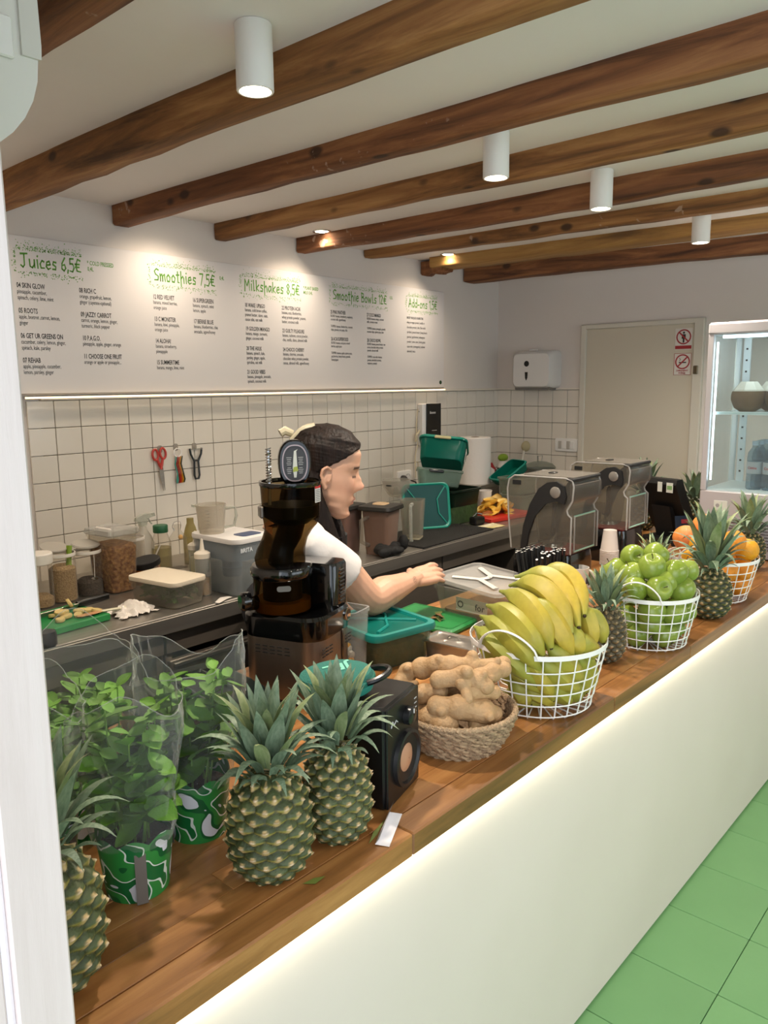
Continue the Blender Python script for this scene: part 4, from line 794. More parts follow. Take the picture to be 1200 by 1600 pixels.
for a, b in (((-.07, -.08), (.02, .0)), ((.02, 0), (.08, -.06)), ((.02, 0), (.05, .09)), ((-.07, .09), (.02, .0))): MB().tube([(a[0], a[1], .098), ((a[0]+b[0])/2+.012, (a[1]+b[1])/2-.01, .098), (b[0], b[1], .098)], .0045, 6).build('lid_rib', m_teals, t)
MB().box((.108, -.06, .088), (.014, .05, .016), ch=.003).build('clip', m_white, t)
m_gcut = mat('green_board', '1f7a3c', .45, bump=(70, .12))
t = thing('cutting_board', 'green cutting board with peel scraps between the tubs on the bar', 'cutting board', (.512, -1.365, BZ+.011), R(4))
MB().box((0, 0, 0), (.185, .265, .020), ch=.006).build('board', m_gcut, t)
MB().loft([rr(.165, .245, .015, .0102), rr(.165, .245, .015, .0108), rr(.160, .240, .014, .0108), rr(.160, .240, .014, .0102)], (0, 0)).build('groove', mat('groove_green', '17602f', .5), t)
for k in range(5):
    q = random.Random(k+3); o = MB().add([(-.016, -.006, 0), (.012, -.010, .006), (.020, .004, .002), (-.004, .011, .008)], [(0, 1, 2, 3)]).build('peel_scrap', mat('peel_brown_%d' % (k % 2), ('6b4a22', '4f5a22')[k % 2], .6), None, loc=(.500+q.uniform(-.025, .025), -1.40+q.uniform(-.02, .02), BZ+.022+.002*k), rot=(q.uniform(-.4, .4), q.uniform(-.4, .4), q.uniform(0, 3)))
    tag(o, 'brown peel scrap lying on the green cutting board', 'peel', 'peel scraps on the green board')
t = thing('steel_pan', 'small stainless steel food pan with its lid on, before the green board', 'pan', (.238, -1.615, BZ), R(6))
t.location = (.290, -1.612, BZ); t.scale = (.9, .9, 1)
MB().loft([rr(.080, .15, .012, .001), rr(.088, .158, .012, .045), rr(.098, .170, .012, .047), rr(.098, .170, .012, .050)]).build('pan', m_steel, t)
lid = MB().loft([rr(.104, .178, .010, .050), rr(.106, .180, .010, .052), rr(.104, .178, .01, .054), rr(.086, .158, .012, .054), rr(.078, .150, .012, .050), rr(.04, .07, .018, .0505), rr(.034, .06, .016, .053), rr(.01, .02, .004, .054)]).build('pan_lid', mat('polished_steel', 'c9c4bd', .28, 1), t)
MB().tube([(0, -.02, .0545), (0, -.012, .062), (0, .012, .062), (0, .02, .0545)], .003, 8).build('lid_grip', MATS['polished_steel'], lid)
t = thing('clear_lid', 'small clear round lid lying between the steel pan and bananas', 'lid', (.335, -1.640, BZ))
MB().lathe([(.035, 0), (.037, .002), (.036, .010), (.030, .011), (.001, .010)], 32).build('lid', m_pp, t)
t = thing('storage_box', 'clear plastic box with a paper label, its lid ajar, under the reaching hand', 'box', (.678, -1.462, BZ), R(-2))
tub(.215, .225, .245, .255, .108, .025, .002, .010).build('box', clear('box_clear', 'eef0ec', .07, 'd6d2ca', .15), t)
MB().loft([rr(.20, .21, .02, z) for z in (.003, .030)]).build('contents', mat('box_food', '9a6f4c', .6, nz=(20, '7c5536', .6)), t)
lid = MB().loft([rr(.255, .265, .03, 0), rr(.262, .272, .03, .004), rr(.260, .270, .03, .013), rr(.235, .245, .03, .014), rr(.225, .235, .03, .008)], T=M.Translation((.004, .008, .112)) @ M.Rotation(R(4), 4, 'X')).build('lid', clear('lid_clear', 'e6e8e6', .18, 'cfccc8', .2), t)
for a in (0, 1, 2, 3): MB().tube([(.075*(1 if a % 2 else -1), .085*(1 if a > 1 else -1), .126+(.005 if a > 1 else -.006)), (.03*(1 if a % 2 else -1), .01, .126), (0, 0, .126)], .010, 8, flat=.3).build('lid_rib', mat('lid_emboss', 'c2beb8', .4), lid)
MB().box((-.1135, -.02, .06), (.001, .12, .042)).build('paper_label', mat('box_label', 'b7b2a4', .7), t)
text('for', .030, m_ink, t, (-.1155, -.035, .05), (pi/2, 0, -pi/2), 'label_lettering', 1); MB().lathe([(.011, 0), (.011, .001), (.008, .001), (.008, 0)], 24, T=M.Translation((-.1145, .022, .06)) @ M.Rotation(-pi/2, 4, 'Y'), cap=(0, 0)).build('label_ring', m_ink, t)

# ---------------------------------------------------------------- straws, cups, mug
t = thing('straw_holder', 'black box holding the black paper straws on the bar', 'holder', (.795, -1.60, BZ))
t.location = (.86, -1.555, BZ); tub(.13, .10, .14, .11, .12, .012, .003, .004).build('holder', m_blackm, t)
m_str = mat('black_straw', '0c0c0d', .5); m_tip = mat('straw_mouth', 'd8d6d2', .6)
SM = MB().tube([(0, 0, 0), (0, 0, .195)], .0042, 8).mesh('paper_tube', m_str); ST = MB().lathe([(.0001, .1953), (.0040, .1953)], 8, cap=(0, 0)).mesh('tip', m_tip)
k = 0
for ix in range(9):
    for iy in range(6):
        q = random.Random(ix*10+iy); x = .86-.052+.0130*ix; y = -1.555-.036+.0145*iy; front = iy < 3
        tl = (q.uniform(-.05, .05)+(.06 if front else -.16), q.uniform(-.06, .06)+.012*(ix-4))
        s = thing('drinking_straw', 'black paper straw standing in the black straw holder', 'straw', (x, y, BZ+.004-(.012 if front else -.006)*0), 0, 'black straws in the holder', rot=(tl[0], tl[1], 0)); link(SM, 'paper_tube', s); link(ST, 'tip', s)
for k in range(3):
    s = thing('drinking_straw', 'black straw leaning out of the holder towards the clear storage box, %s' % ('upper one', 'lower one', 'nearest the bananas')[k], 'straw', (.795+.004*k, -1.57-.011*k, BZ+.03), 0, 'straws leaning out', rot=(.24, -.44+.06*k, 0)); link(SM, 'paper_tube', s); link(ST, 'tip', s)
m_cup = mat('paper_cup', 'd9d2cb', .6)
def cup(loc, label, h=.095, r0=.028, r1=.038, logo=None, inv=False, group=None, rz=0):
    t = thing('paper_cup', label, 'cup', loc, rz, group, rot=(pi if inv else 0, 0, rz))
    MB().lathe([(r0-.002, .004), (r0, 0), (r0, .003), (r1, h-.003), (r1+.0022, h-.0015), (r1+.0015, h+.001), (r1-.001, h), (r0-.001, .006)], 30, cap=(1, 0)).build('cup_wall', m_cup, t)
    if logo:
        rm = (r0+r1)/2; b = MB(); n = 10
        MB().loft([[(rm*1.004*cos(a), rm*1.004*sin(a), h*.52+.018*s*(1-((i-5)/5.5)**2)**.5) for i, a in ((i, logo-.45+.09*i) for i in range(11))] for s in (-1, 1)], (0, 0), closed=False).build('round_logo', mat('logo_black', '141512', .5), t)
    return t
cup((.700, -1.455, BZ), 'white paper cup behind the banana heap, in front of the straws', .08) if 0 else None
cup((.752, -1.66, BZ), 'white paper cup half hidden behind the top bananas, before the straws', .085)
for k in range(17): cup((1.59, -1.445, BZ+.085+.0062*k-.04), 'upside-down white paper cup in the tall stack by the apples' if k < 16 else 'topmost upside-down paper cup of the tall stack by the apples', .085, .027, .036, inv=True, group='stacked paper cups')
t = thing('mug', 'white mug with a dark emblem between the straws and the brown pineapple', 'mug', (1.115, -1.552, BZ), R(-40))
MB().lathe([(.032, 0), (.034, .003), (.037, .09), (.0375, .094), (.0355, .094), (.033, .01), (.001, .008)], 32, cap=(1, 0)).build('body', mat('mug_white', 'd9d4ce', .3), t)
MB().tube([(.036+.022*sin(pi*i/12), 0, .048-.030*cos(pi*i/12)) for i in range(13)], .0055, 8).build('handle', MATS['mug_white'], t)
MB().lathe([(.012, 0), (.001, .0005)], 20, T=M.Translation((.020, -.0315, .05)) @ M.Rotation(pi/2, 4, 'X')).build('emblem', m_ink, t)

# ---------------------------------------------------------------- blenders under clear sound covers
m_cov = clear('cover_clear', 'eceae5', .05, 'b8b4ac', .06, 1.3); m_covs = clear('cover_smoke', 'bdb7ae', .22, '8a857e', .1, 1.4); m_glowe = mat('bright_edge', '8fb8a8', .15)
def blender(loc, label, rz=0, glow=True, sc=1):
    t = thing('covered_blender', label, 'blender', loc, rz, 'blenders under sound covers'); t.scale = (sc,)*3
    YZ = lambda x: M(((0, 0, 1, x), (-1, 0, 0, 0), (0, 1, 0, 0), (0, 0, 0, 1)))     # outline (s, z): s runs towards the room
    MB().loft([rr(.205, .235, .03, z, 7) for z in (0, .10)]+[rr(.195, .225, .03, .135, 7)]).build('motor_base', m_gloss, t)
    MB().box((0, -.02, .140), (.17, .17, .012), ch=.003).build('red_seal', mat('seal_red', '6e1f22', .4), t)
    prof = [(-.115, .140), (-.128, .25), (-.135, .36), (-.128, .395), (-.105, .410), (.10, .412), (.125, .405), (.132, .385), (.128, .335), (.108, .300), (.112, .285), (.125, .275), (.125, .145)]
    n = len(prof)
    for x in (-.1, .1): MB().prism(prof, -.001, .001, T=YZ(x)).build('side_pane', m_cov, t)
    b = MB(); vs = [(-.1, -s, z) for s, z in prof]+[(.1, -s, z) for s, z in prof]; b.add(vs, [(i, i+1, n+i+1, n+i) for i in range(n-1)]); b.build('cover_shell', m_cov, t, ang=25)
    for x in (-.1, .1): MB().tube([(x, -s, z) for s, z in prof], .0032, 6).build('cover_edge', clear('edge_clear', 'd8d8d6', .45, 'c9c6c2', .1), t)
    MB().box((0, -.03, .4145), (.196, .20, .004), ch=.0015).build('top_plate', m_covs, t)
    MB().box((-.01, .0, .418), (.035, .022, .004), ch=.0015).build('top_notch', m_black, t)
    MB().prism([(.116, .395), (.136, .390), (.140, .345), (.132, .330), (.120, .335)], -.100, .100, T=YZ(0)).build('head_visor', m_covs, t)
    MB().box((0, -.118, .408), (.204, .03, .010), ch=.002).build('head_trim', m_blackm, t)
    arm = [(-.072, .130), (-.048, .130), (-.038, .20), (-.012, .270), (.030, .318), (.070, .330), (.100, .322), (.108, .350), (.100, .385), (.070, .400), (.035, .395), (.0, .370), (-.035, .310), (-.060, .23)]
    for x in (-.107, .107):
        a_ = MB().prism(arm, -.005, .005, T=YZ(x)).build('lift_arm', m_blackm, t)
        s_ = -1 if x < 0 else 1
        MB().lathe([(.020, 0), (.020, .003), (.016, .005), (.001, .0055)], 28, T=M.Translation((x+s_*.005, -.068, .362)) @ M.Rotation(s_*pi/2, 4, 'Y')).build('pivot_cap', mat('pivot_grey', '8f8a84', .25, .5), a_)
    dr_ = MB().box((0, -.124, .215), (.150, .003, .125)).build('front_door', m_cov, t)
    for a, b in (((-.076, .152), (.076, .152)), ((-.076, .278), (.076, .278)), ((-.076, .152), (-.076, .278)), ((.076, .152), (.076, .278))):
        MB().tube([(a[0], -.125, a[1]), (b[0], -.125, b[1])], .0035, 6).build('door_edge', m_glowe if glow and a[1] == b[1] else MATS['edge_clear'], dr_)
    # jar inside
    MB().loft([rr(a, a, .02, z, 5, 0, -.0) for a, z in ((.085, .150), (.090, .165), (.115, .300), (.118, .302))], (1, 0)).build('jar', clear('jar_clear', 'e6e4e0', .06, 'b0aca4', .15), t)
    MB().lathe([(.040, .143), (.036, .158), (.012, .162), (.008, .172)], 20).build('blade_hub', m_chrome, t)
    for k in range(4): MB().box((.018, 0, 0), (.036, .010, .002), T=M.Translation((0, 0, .170)) @ M.Rotation(k*pi/2, 4, 'Z') @ M.Rotation(-.5, 4, 'Y')).build('blade', m_chrome, t)
    MB().tube([(.06, .03, .29), (.095, .05, .275), (.095, .05, .19), (.055, .03, .175)], .008, 8).build('jar_handle', m_blackm, t)
    MB().box((-.1015, .095, .385), (.002, .035, .016)).build('side_badge', m_blackm, t)
    return t
blender((1.165, -1.42, BZ), 'blender under a clear sound cover, just behind the straws', 0, True)
blender((1.72, -1.375, BZ), 'blender under a clear sound cover, beside the payment screen', 0, True)

# ---------------------------------------------------------------- payment screen, card stand, glass fridge
t = thing('payment_screen', 'black payment screen seen from behind, with two small stickers', 'screen', (2.24, -1.43, BZ), R(-14)); t.scale = (.85, .80, 1)
YZ2 = M(((-1, 0, 0, 0), (0, 0, 1, 0), (0, 1, 0, 0), (0, 0, 0, 1)))
MB().loft([rr(.20, .22, .03, z) for z in (0, .018)]).build('stand_base', m_blackm, t)
MB().prism([(.02, .015), (-.06, .015), (.02, .16), (.075, .17)], -.06, .06, T=YZ2).build('stand_neck', m_blackm, t)
MB().prism([(.085, .225), (.115, .275), (.105, .298), (.06, .30), (-.065, .10), (-.09, .045), (-.06, .03), (-.02, .06)], -.125, .125, T=YZ2).build('screen_body', mat('pos_black', '0e0e0f', .5), t)
for y, wd in ((-.02, .030), (-.085, .042)):
    MB().box((-.114, y, .262), (.002, wd, .045), rz=0).build('sticker', mat('sticker_pale', 'd8dbd2', .5), t)
MB().box((-.1155, -.085, .262), (.001, .032, .018)).build('sticker_print_green', mat('print_green', '7fa86a', .5), t)
t = thing('card_stand', 'small dark blue printed card leaning before the payment screen', 'card', (2.10, -1.560, BZ+.001), R(-35)); t.scale = (1, 1, 1.35)
MB().box((0, 0, .055), (.070, .004, .105), T=M.Rotation(R(-14), 4, 'X')).build('card', mat('card_navy', '1b2738', .4), t)
MB().box((0, .025, .006), (.06, .05, .012)).build('foot', m_blackm, t)
MB().box((.012, -.0025, .088), (.034, .001, .014), T=M.Rotation(R(-14), 4, 'X')).build('red_heading', mat('card_red', '8c2a35', .5), t)
for k in range(6): MB().box((.008-.003*(k % 2), -.0025, .070-.009*k), (.034+.006*(k % 2), .001, .003), T=M.Rotation(R(-14), 4, 'X')).build('text_rule', mat('card_text', '9aa6b5', .5), t)

FX, FY, FW, FD = 2.05, -1.635, .43, .38
t = thing('glass_fridge', 'white countertop glass fridge with coconuts and water bottles inside', 'fridge', (FX+FD/2, FY-FW/2, BZ))
m_fr = mat('fridge_white', 'b9b4b6', .4); m_frl = mat('fridge_inside', 'dfe7ea', .4); hw, hd = FW/2, FD/2
MB().box((0, 0, .140), (FD, FW, .272), ch=.004).build('base_cabinet', m_fr, t)
for k in range(10): MB().box((-hd-.002, -.03, .045+.013*k), (.006, FW-.20, .005), ch=.001).build('louvre', mat('louvre_grey', '5c595c', .5), t)
MB().box((-hd-.001, .125, .215), (.002, .055, .040)).build('sticker', MATS['sticker_pale'], t)
MB().lathe([(.008, 0), (.008, .0006)], 16, T=M.Translation((-hd-.0018, .137, .215)) @ M.Rotation(-pi/2, 4, 'Y')).build('sticker_mark', MATS['print_grey'], t)
MB().box((0, 0, .955), (FD+.004, FW+.004, .050), ch=.008).build('top_cap', m_fr, t)
MB().box((0, 0, .930), (FD-.03, FW-.03, .006)).build('inner_ceiling', m_frl, t)
MB().box((0, 0, .279), (FD-.03, FW-.03, .008)).build('inner_floor', m_frl, t)
for a in (-1, 1):
    for b_ in (-1, 1): MB().box((a*(hd-.012), b_*(hw-.012), .605), (.024, .024, .66), ch=.003).build('corner_post', m_fr if a < 0 else m_frl, t)
    sp_ = MB().box((hd-.030, a*(hw-.055), .605), (.010, .030, .65)).build('shelf_rail', m_frl, t)
    for k in range(12): MB().box((hd-.036, a*(hw-.055), .33+.050*k), (.003, .008, .008)).build('rail_hole', m_blackm, sp_)
m_pane = clear('fridge_glass', 'f3f8f8', .015, 'ffffff', .03, 1.3)
MB().box((-hd+.004, 0, .605), (.004, FW-.05, .65)).build('front_pane', m_pane, t); MB().box((hd-.004, 0, .605), (.004, FW-.05, .65)).build('back_pane', m_pane, t)
for a in (-1, 1): MB().box((0, a*(hw-.004), .605), (FD-.05, .004, .65)).build('side_pane', m_pane, t)
MB().box((0, 0, .605), (FD-.06, FW-.05, .008)).build('glass_shelf', clear('shelf_glass', 'eaf6f6', .10, 'dff0f2', .1), t)
for a in (-1, 1): MB().box((a*(hd-.035), 0, .605), (.008, FW-.05, .012)).build('shelf_edge', m_frl, t)
MB().tube([(-hd+.035, -hw+.05, .922), (-hd+.035, hw-.05, .922)], .007, 8).build('light_tube', mat('fridge_led', 'e6f6ff', emit=4), t)
MB().tube([(-hd+.022, hw-.034, .32), (-hd+.022, hw-.034, .90)], .004, 8).build('light_tube', MATS['fridge_led'], t)
m_coco = mat('coconut_husk', '6b4f2e', .7, nz=(14, '46331c', .7), bump=(60, .3), stretch=(1, 1, .3)); m_cocow = mat('coconut_cut', 'cfcabb', .6)
for k, (x, y, s) in enumerate(((-.03, .045, 1), (-.02, -.085, .95), (.09, -.02, .9))):
    c = thing('coconut', ('trimmed brown coconut on the fridge shelf, nearest the door side', 'second trimmed coconut on the fridge shelf, towards the room', 'trimmed coconut at the back of the fridge shelf')[k], 'coconut', (FX+hd+x-.03, FY-hw+y+.035, BZ+.6095), k, 'coconuts in the fridge'); r = .068*s
    MB().lathe([(r*.45, 0), (r*.8, .016), (r, .050), (r*.99, .072), (r*.93, .086)], 28, cap=(1, 0)).build('husk', m_coco, c)
    MB().lathe([(r*.935, .084), (r*.90, .092), (r*.50, .126), (r*.40, .120), (.001, .118)], 8, cap=(0, 0)).build('cut_top', m_cocow, c, ang=10)
m_wat = clear('bottle_clear', 'cfdfe8', .10, 'b9cfdc', .08, 1.35); m_lab = clear('bottle_label', 'dfe6ea', .55, 'c9d2d8', .4)
BPR = [(.028, 0), (.031, .006), (.031, .05), (.029, .056), (.031, .062), (.031, .13), (.028, .155), (.014, .178), (.0125, .190)]
for ix in range(3):
    for iy in range(2):
        c = thing('water_bottle', 'clear water bottle with pale label in the fridge pack, %s' % (('front row, door side', 'front row, room side'), ('middle row, door side', 'middle row, room side'), ('back row, door side', 'back row, room side'))[ix][iy], 'bottle', (FX+hd-.095+.064*ix, FY-hw+.026-.064*iy, BZ+.2835), 0, 'water bottles in the fridge')
        MB().lathe(BPR, 24).build('bottle', m_wat, c); MB().lathe([(.0145, .186), (.0148, .204), (.001, .205)], 16).build('cap', mat('cap_blue', '93a9b8', .4), c)
        lb = MB().lathe([(.0315, .068), (.0315, .118)], 24, cap=(0, 0)).build('label', m_lab, c)
        if ix == 0: text('Cetina', .015, mat('label_red_print', 'a03a42', .5), lb, (-.0325, .018, .088), (pi/2, 0, -pi/2), 'label_lettering', .9, .0003)
l = bpy.data.lights.new('fridge_light', 'POINT'); l.energy = .55; l.color = (.85, .95, 1); l.shadow_soft_size = .04; o = bpy.data.objects.new('fridge_light', l); COL.objects.link(o); o.parent = t; o.location = (-.10, 0, .89)
# ---------------------------------------------------------------- jars and boxes on the steel worktop
RX = M.Rotation(pi/2, 4, 'X')
m_jar = clear('jar_clear_plastic', 'f4f2ee', .02, 'd8d4cc', .08, 1.25); m_lidw = mat('jar_rim_white', 'ded8cf', .4)
def jar(loc, label, r, h, fill, fh, name='storage_jar', lid=None):
    t = thing(name, label, 'jar', loc, 0, 'food jars on the steel worktop')
    MB().lathe([(.001, .001), (r*.94, .001), (r, .010), (r, h*.86), (r*.95, h*.93), (r*.95, h-.006)], 30, cap=(1, 0)).build('jar_wall', m_jar, t)
    if fill: MB().lathe([(.001, .004), (r*.92, .005), (r*.97, .014), (r*.97, fh), (r*.6, fh+.012), (.001, fh+.004)], 26).build('contents', fill, t)
    MB().lathe([(r*.97, h-.012), (r*1.03, h-.010), (r*1.03, h), (r*.97, h)], 30, cap=(0, 0)).build('rim', m_lidw, t)
    return t
m_oat = mat('oats', 'b59a72', .85, nz=(170, '8f7350', .9), bump=(220, .9)); m_chia = mat('chia', '2b221c', .8, nz=(260, '6a5a4c', .7), bump=(300, .8)); m_gra = mat('granola', '6b4122', .8, nz=(75, 'a27a48', .95), bump=(90, 1.0)); m_honey = mat('honey', '8a4a12', .25, coat=.3)
t = jar((-.255, -.35, SZ), 'jar with a white screw lid, half hidden by the jamb', .040, .155, m_oat, .03)
MB().lathe([(.043, .146), (.044, .150), (.044, .176), (.041, .180), (.001, .180)], 28, cap=(0, 0)).build('screw_lid', m_lidw, t)
t = jar((-.172, -.335, SZ), 'jar of pale oats with a bright green scoop inside', .044, .165, m_oat, .112)
MB().tube([(.012, -.020, .10), (.020, -.012, .14), (.028, -.005, .185)], [.011, .008, .010], 8, flat=.4).build('scoop', mat('lime_scoop', '7d9a2e', .5), t)
MB().loft([[(x, y, z) for x, y, z in rr(.085, .085, .042, 0, 6)], rr(.09, .09, .044, .004, 6), rr(.084, .084, .041, .007, 6)], T=M.Translation((-.01, .03, .178)) @ M.Rotation(R(14), 4, 'X')).build('flip_lid', clear('lid_milky', 'd8d6d0', .4, 'cfcac2', .3), t)
t = jar((-.076, -.325, SZ), 'jar with dark chia seeds and a metal spoon inside', .046, .158, m_chia, .048)
MB().tube([(.012, -.02, .060), (.018, -.012, .10), (.022, -.006, .145)], .0022, 6).build('spoon_handle', m_chrome, t); MB().ball((.008, -.024, .056), (.014, .010, .006), 12, 8).build('spoon_bowl', m_chrome, t)
MB().loft([rr(.088, .088, .043, 0, 6), rr(.094, .094, .045, .004, 6), rr(.086, .086, .042, .008, 6)], T=M.Translation((.0, .008, .172)) @ M.Rotation(R(9), 4, 'X')).build('flip_lid', MATS['lid_milky'], t)
t = thing('granola_box', 'big clear storage box full of brown granola against the tiles', 'box', (.015, -.335, SZ), R(6), 'food jars on the steel worktop')
tub(.100, .130, .118, .148, .205, .022, .002, .006).build('box', m_jar, t)
MB().loft([rr(.096, .126, .02, .004), rr(.110, .140, .02, .158), rr(.10, .12, .02, .168)]).build('contents', m_gra, t)
MB().loft([rr(.126, .156, .02, .203), rr(.132, .162, .02, .208), rr(.126, .156, .02, .222), rr(.110, .140, .02, .224)]).build('lid', MATS['lid_clear'], t)
MB().box((-.071, -.01, .205), (.012, .085, .034), T=M.Rotation(R(8), 4, 'Y'), ch=.004).build('latch', mat('latch_white', 'd6d0ca', .4), t); MB().box((.03, .078, .216), (.05, .010, .012), ch=.003).build('hinge', MATS['latch_white'], t)
jar((.165, -.205, SZ), 'round clear container of nuts squeezed behind the honey jar', .046, .150, m_gra, .045)
t = thing('spray_bottle', 'white translucent spray bottle standing against the tiles', 'bottle', (.262, -.125, SZ), R(10))
MB().loft([rr(.085, .060, .028, z, 7) for z in (0, .10)]+[rr(.07, .05, .024, .125, 7), rr(.030, .028, .013, .155, 7), rr(.028, .026, .013, .168, 7)]).build('bottle', clear('spray_milky', 'e4e0d8', .45, 'd9d4ca', .35), t)
MB().prism([(-.034, .19), (-.030, .205), (.0, .214), (.055, .214), (.058, .200), (.020, .196), (.014, .170), (-.012, .168), (-.014, .185)], -.010, .010, T=RX).build('spray_head', m_pp, t)
MB().tube([(.030, 0, .196), (.036, 0, .180), (.046, 0, .170)], .004, 6, flat=.7).build('trigger', m_pp, t)
t = thing('bottle', 'clear bottle with a dark green screw cap beside the spray bottle', 'bottle', (.315, -.165, SZ))
MB().lathe([(.036, 0), (.038, .004), (.038, .10), (.028, .128), (.024, .142)], 28).build('bottle_wall', m_jar, t); MB().lathe([(.0375, .08), (.036, .003), (.001, .003)], 24, cap=(0, 0)).build('contents', clear('pale_liquid', 'cfc9a8', .25, 'b8b08a', .2), t)
MB().lathe([(.028, .140), (.029, .142), (.029, .166), (.027, .169), (.001, .169)], 28).build('screw_cap', mat('cap_green', '1f5a38', .45), t)
t = thing('swing_bottle', 'slim swing-top glass bottle behind the squeeze bottles', 'bottle', (.352, -.225, SZ))
MB().loft([rr(.056, .056, .012, z, 4) for z in (0, .12)]+[rr(.034, .034, .014, .142, 4), rr(.026, .026, .012, .150, 4), rr(.026, .026, .012, .172, 4)]).build('bottle_wall', m_jar, t)
for s in (-1, 1): MB().tube([(s*.014, 0, .150), (s*.020, .004, .166), (s*.014, .0, .182), (0, 0, .186)], .0015, 6).build('wire_bail', m_chrome, t)
MB().ball((.0, -.02, .125), (.010, .008, .010), 10, 8).build('stopper', mat('stopper_amber', 'c79a5a', .5), t)
t = thing('tall_bottle', 'tall bottle of pale yellow oil next to the swing-top bottle', 'bottle', (.43, -.20, SZ)); MB().lathe([(.030, 0), (.031, .11), (.020, .15), (.014, .165), (.014, .185), (.001, .186)], 24).build('bottle_wall', clear('oil', 'c9bf96', .28, 'b3a676', .2), t)
t = thing('honey_jar', 'glass jar of dark honey with a crooked black lid', 'jar', (.140, -.335, SZ), 0)
MB().lathe([(.050, 0), (.054, .006), (.054, .050), (.048, .058)], 28).build('jar_wall', m_honey, t)
MB().lathe([(.052, 0), (.054, .003), (.054, .020), (.050, .023), (.001, .023)], 28, T=M.Translation((0, 0, .064)) @ M.Rotation(R(-11), 4, 'Y')).build('lid', m_blackm, t)
MB().tube([(.03, .01, .06), (.07, .02, .115), (.078, .022, .125)], .003, 6).build('spoon_handle', m_steel, t)
t = thing('spinach_box', 'clear food box with a cream lid, full of spinach leaves', 'box', (.045, -.618, SZ), R(9))
tub(.128, .205, .142, .222, .078, .022, .002, .006).build('box', clear('box_haze', 'f0eee8', .07, 'cfcabf', .2, 1.25), t)
lid = MB().loft([rr(.148, .228, .024, .076), rr(.152, .232, .026, .080), rr(.150, .230, .026, .090), rr(.132, .212, .022, .091)]).build('lid', mat('cream_lid', 'd9cdb8', .5, bump=(90, .2)), t)
m_spin = mat('spinach', '3d6a2a', .5, nz=(20, '578440', .6)); q = random.Random(9)
SPM = [mint_leaf(k).copy() for k in (1, 2)]
for me in SPM: me.materials.clear(); me.materials.append(m_spin); me.name = 'spinach_leaf'
for k in range(46):
    o = link(SPM[k % 2], 'spinach_leaf', t); L_ = q.uniform(.045, .065)
    B_ = Euler((q.uniform(-.7, .5), q.uniform(-.6, .6), q.uniform(0, 6))).to_matrix().to_4x4() @ M.Diagonal((L_*1.2, L_, L_, 1)); e = B_ @ V((0, 1, 0))
    cx = max(-.046, min(.046, q.uniform(-.055, .055)-max(0, e.x)*0)); cy = q.uniform(-.09, .075)
    cx = max(-.050-min(0, e.x), min(.050-max(0, e.x), cx)); cy = max(-.086-min(0, e.y), min(.086-max(0, e.y), cy))
    o.matrix_local = M.Translation((cx, cy, .012+.0009*k+max(0, -e.z))) @ B_
for k, (x, y, c, lb) in enumerate(((.243, -.500, 'b7a86a', 'squeeze bottle of pale sauce, the farther of the two'), (.172, -.640, '9c6a1f', 'squeeze bottle of amber syrup beside the spinach box'))):
    t = thing('squeeze_bottle', lb, 'bottle', (x, y, SZ), k, 'squeeze bottles')
    MB().lathe([(.024, 0), (.026, .004), (.026, .125), (.022, .135)], 24, cap=(1, 0)).build('bottle_wall', m_pp, t); MB().lathe([(.0245, .004), (.0250, .055 if k else .10)], 24).build('sauce', mat('sauce%d' % k, c, .4), t)
    MB().lathe([(.027, .130), (.0275, .146), (.020, .152), (.011, .155), (.008, .160), (.004, .194), (.002, .196)], 24).build('nozzle_cap', mat('nozzle_cream', 'd6cdbd', .45), t)
    if k: MB().box((-.0185, -.0185, .075), (.022, .0012, .014), rz=R(-45)).build('tape_label', mat('tape_label', '8f8a84', .6), t)
t = thing('filter_jug', 'large clear water filter jug with a white and blue lid beside the juicer', 'jug', (.290, -.648, SZ), R(2))
m_blu = clear('blue_clear', '9fb9cb', .45, '7f9db5', .2)
tub(.150, .225, .165, .245, .185, .03, .003, .004).build('tank', clear('tank_clear', 'e9eaea', .22, 'b9c0c4', .2), t)
MB().loft([rr(.146, .215, .03, z) for z in (.12, .184)], (1, 0)).build('upper_tank', m_blu, t); MB().lathe([(.034, .05), (.036, .12)], 20, T=M.Translation((0, .0, 0))).build('filter_cartridge', mat('cartridge_blue', '4a6a86', .4), t)
MB().loft([rr(.146, .219, .03, z) for z in (.004, .08)]).build('water', clear('still_water', 'd8dcd8', .12, 'c0c4c0', .1), t)
MB().loft([rr(.175, .255, .035, .183), rr(.178, .258, .035, .188), rr(.175, .255, .034, .199), rr(.16, .24, .03, .201)]).build('lid', mat('jug_lid', 'd9d6d4', .4), t)
MB().loft([rr(.085, .060, .012, z, 4, .015, -.070) for z in (.201, .203)]).build('lid_flap', mat('flap_blue', '2c3f66', .35), t)
text('BRITA', .024, mat('jug_print', 'c9ced2', .5), t, (-.0845, .02, .150), (pi/2, 0, -pi/2), 'logo', 1.05, .0006) if 0 else text('BRITA', .0195, mat('jug_print', 'c9ced2', .5), t, (-.062, -.1225, .153), (pi/2, 0, 0), 'logo', 1.0, .0006)
MB().tube([(.0, -.118, .03), (.0, -.150, .03), (.0, -.152, .022)], [.011, .009, .009], 10).build('tap', m_pp, t); MB().box((0, -.140, .048), (.03, .012, .016), ch=.003).build('tap_lever', m_pp, t)
t = thing('measuring_cup', 'empty clear measuring cup standing on the filter jug lid', 'cup', (.245, -.600, SZ+.2015), R(-50))
MB().lathe([(.001, .001), (.042, 0), (.043, .004), (.052, .098), (.054, .100), (.052, .1005), (.042, .006)], 32, cap=(0, 0)).build('cup_wall', clear('cup_haze', 'e8e4dc', .22, 'ddd8cf', .2), t)
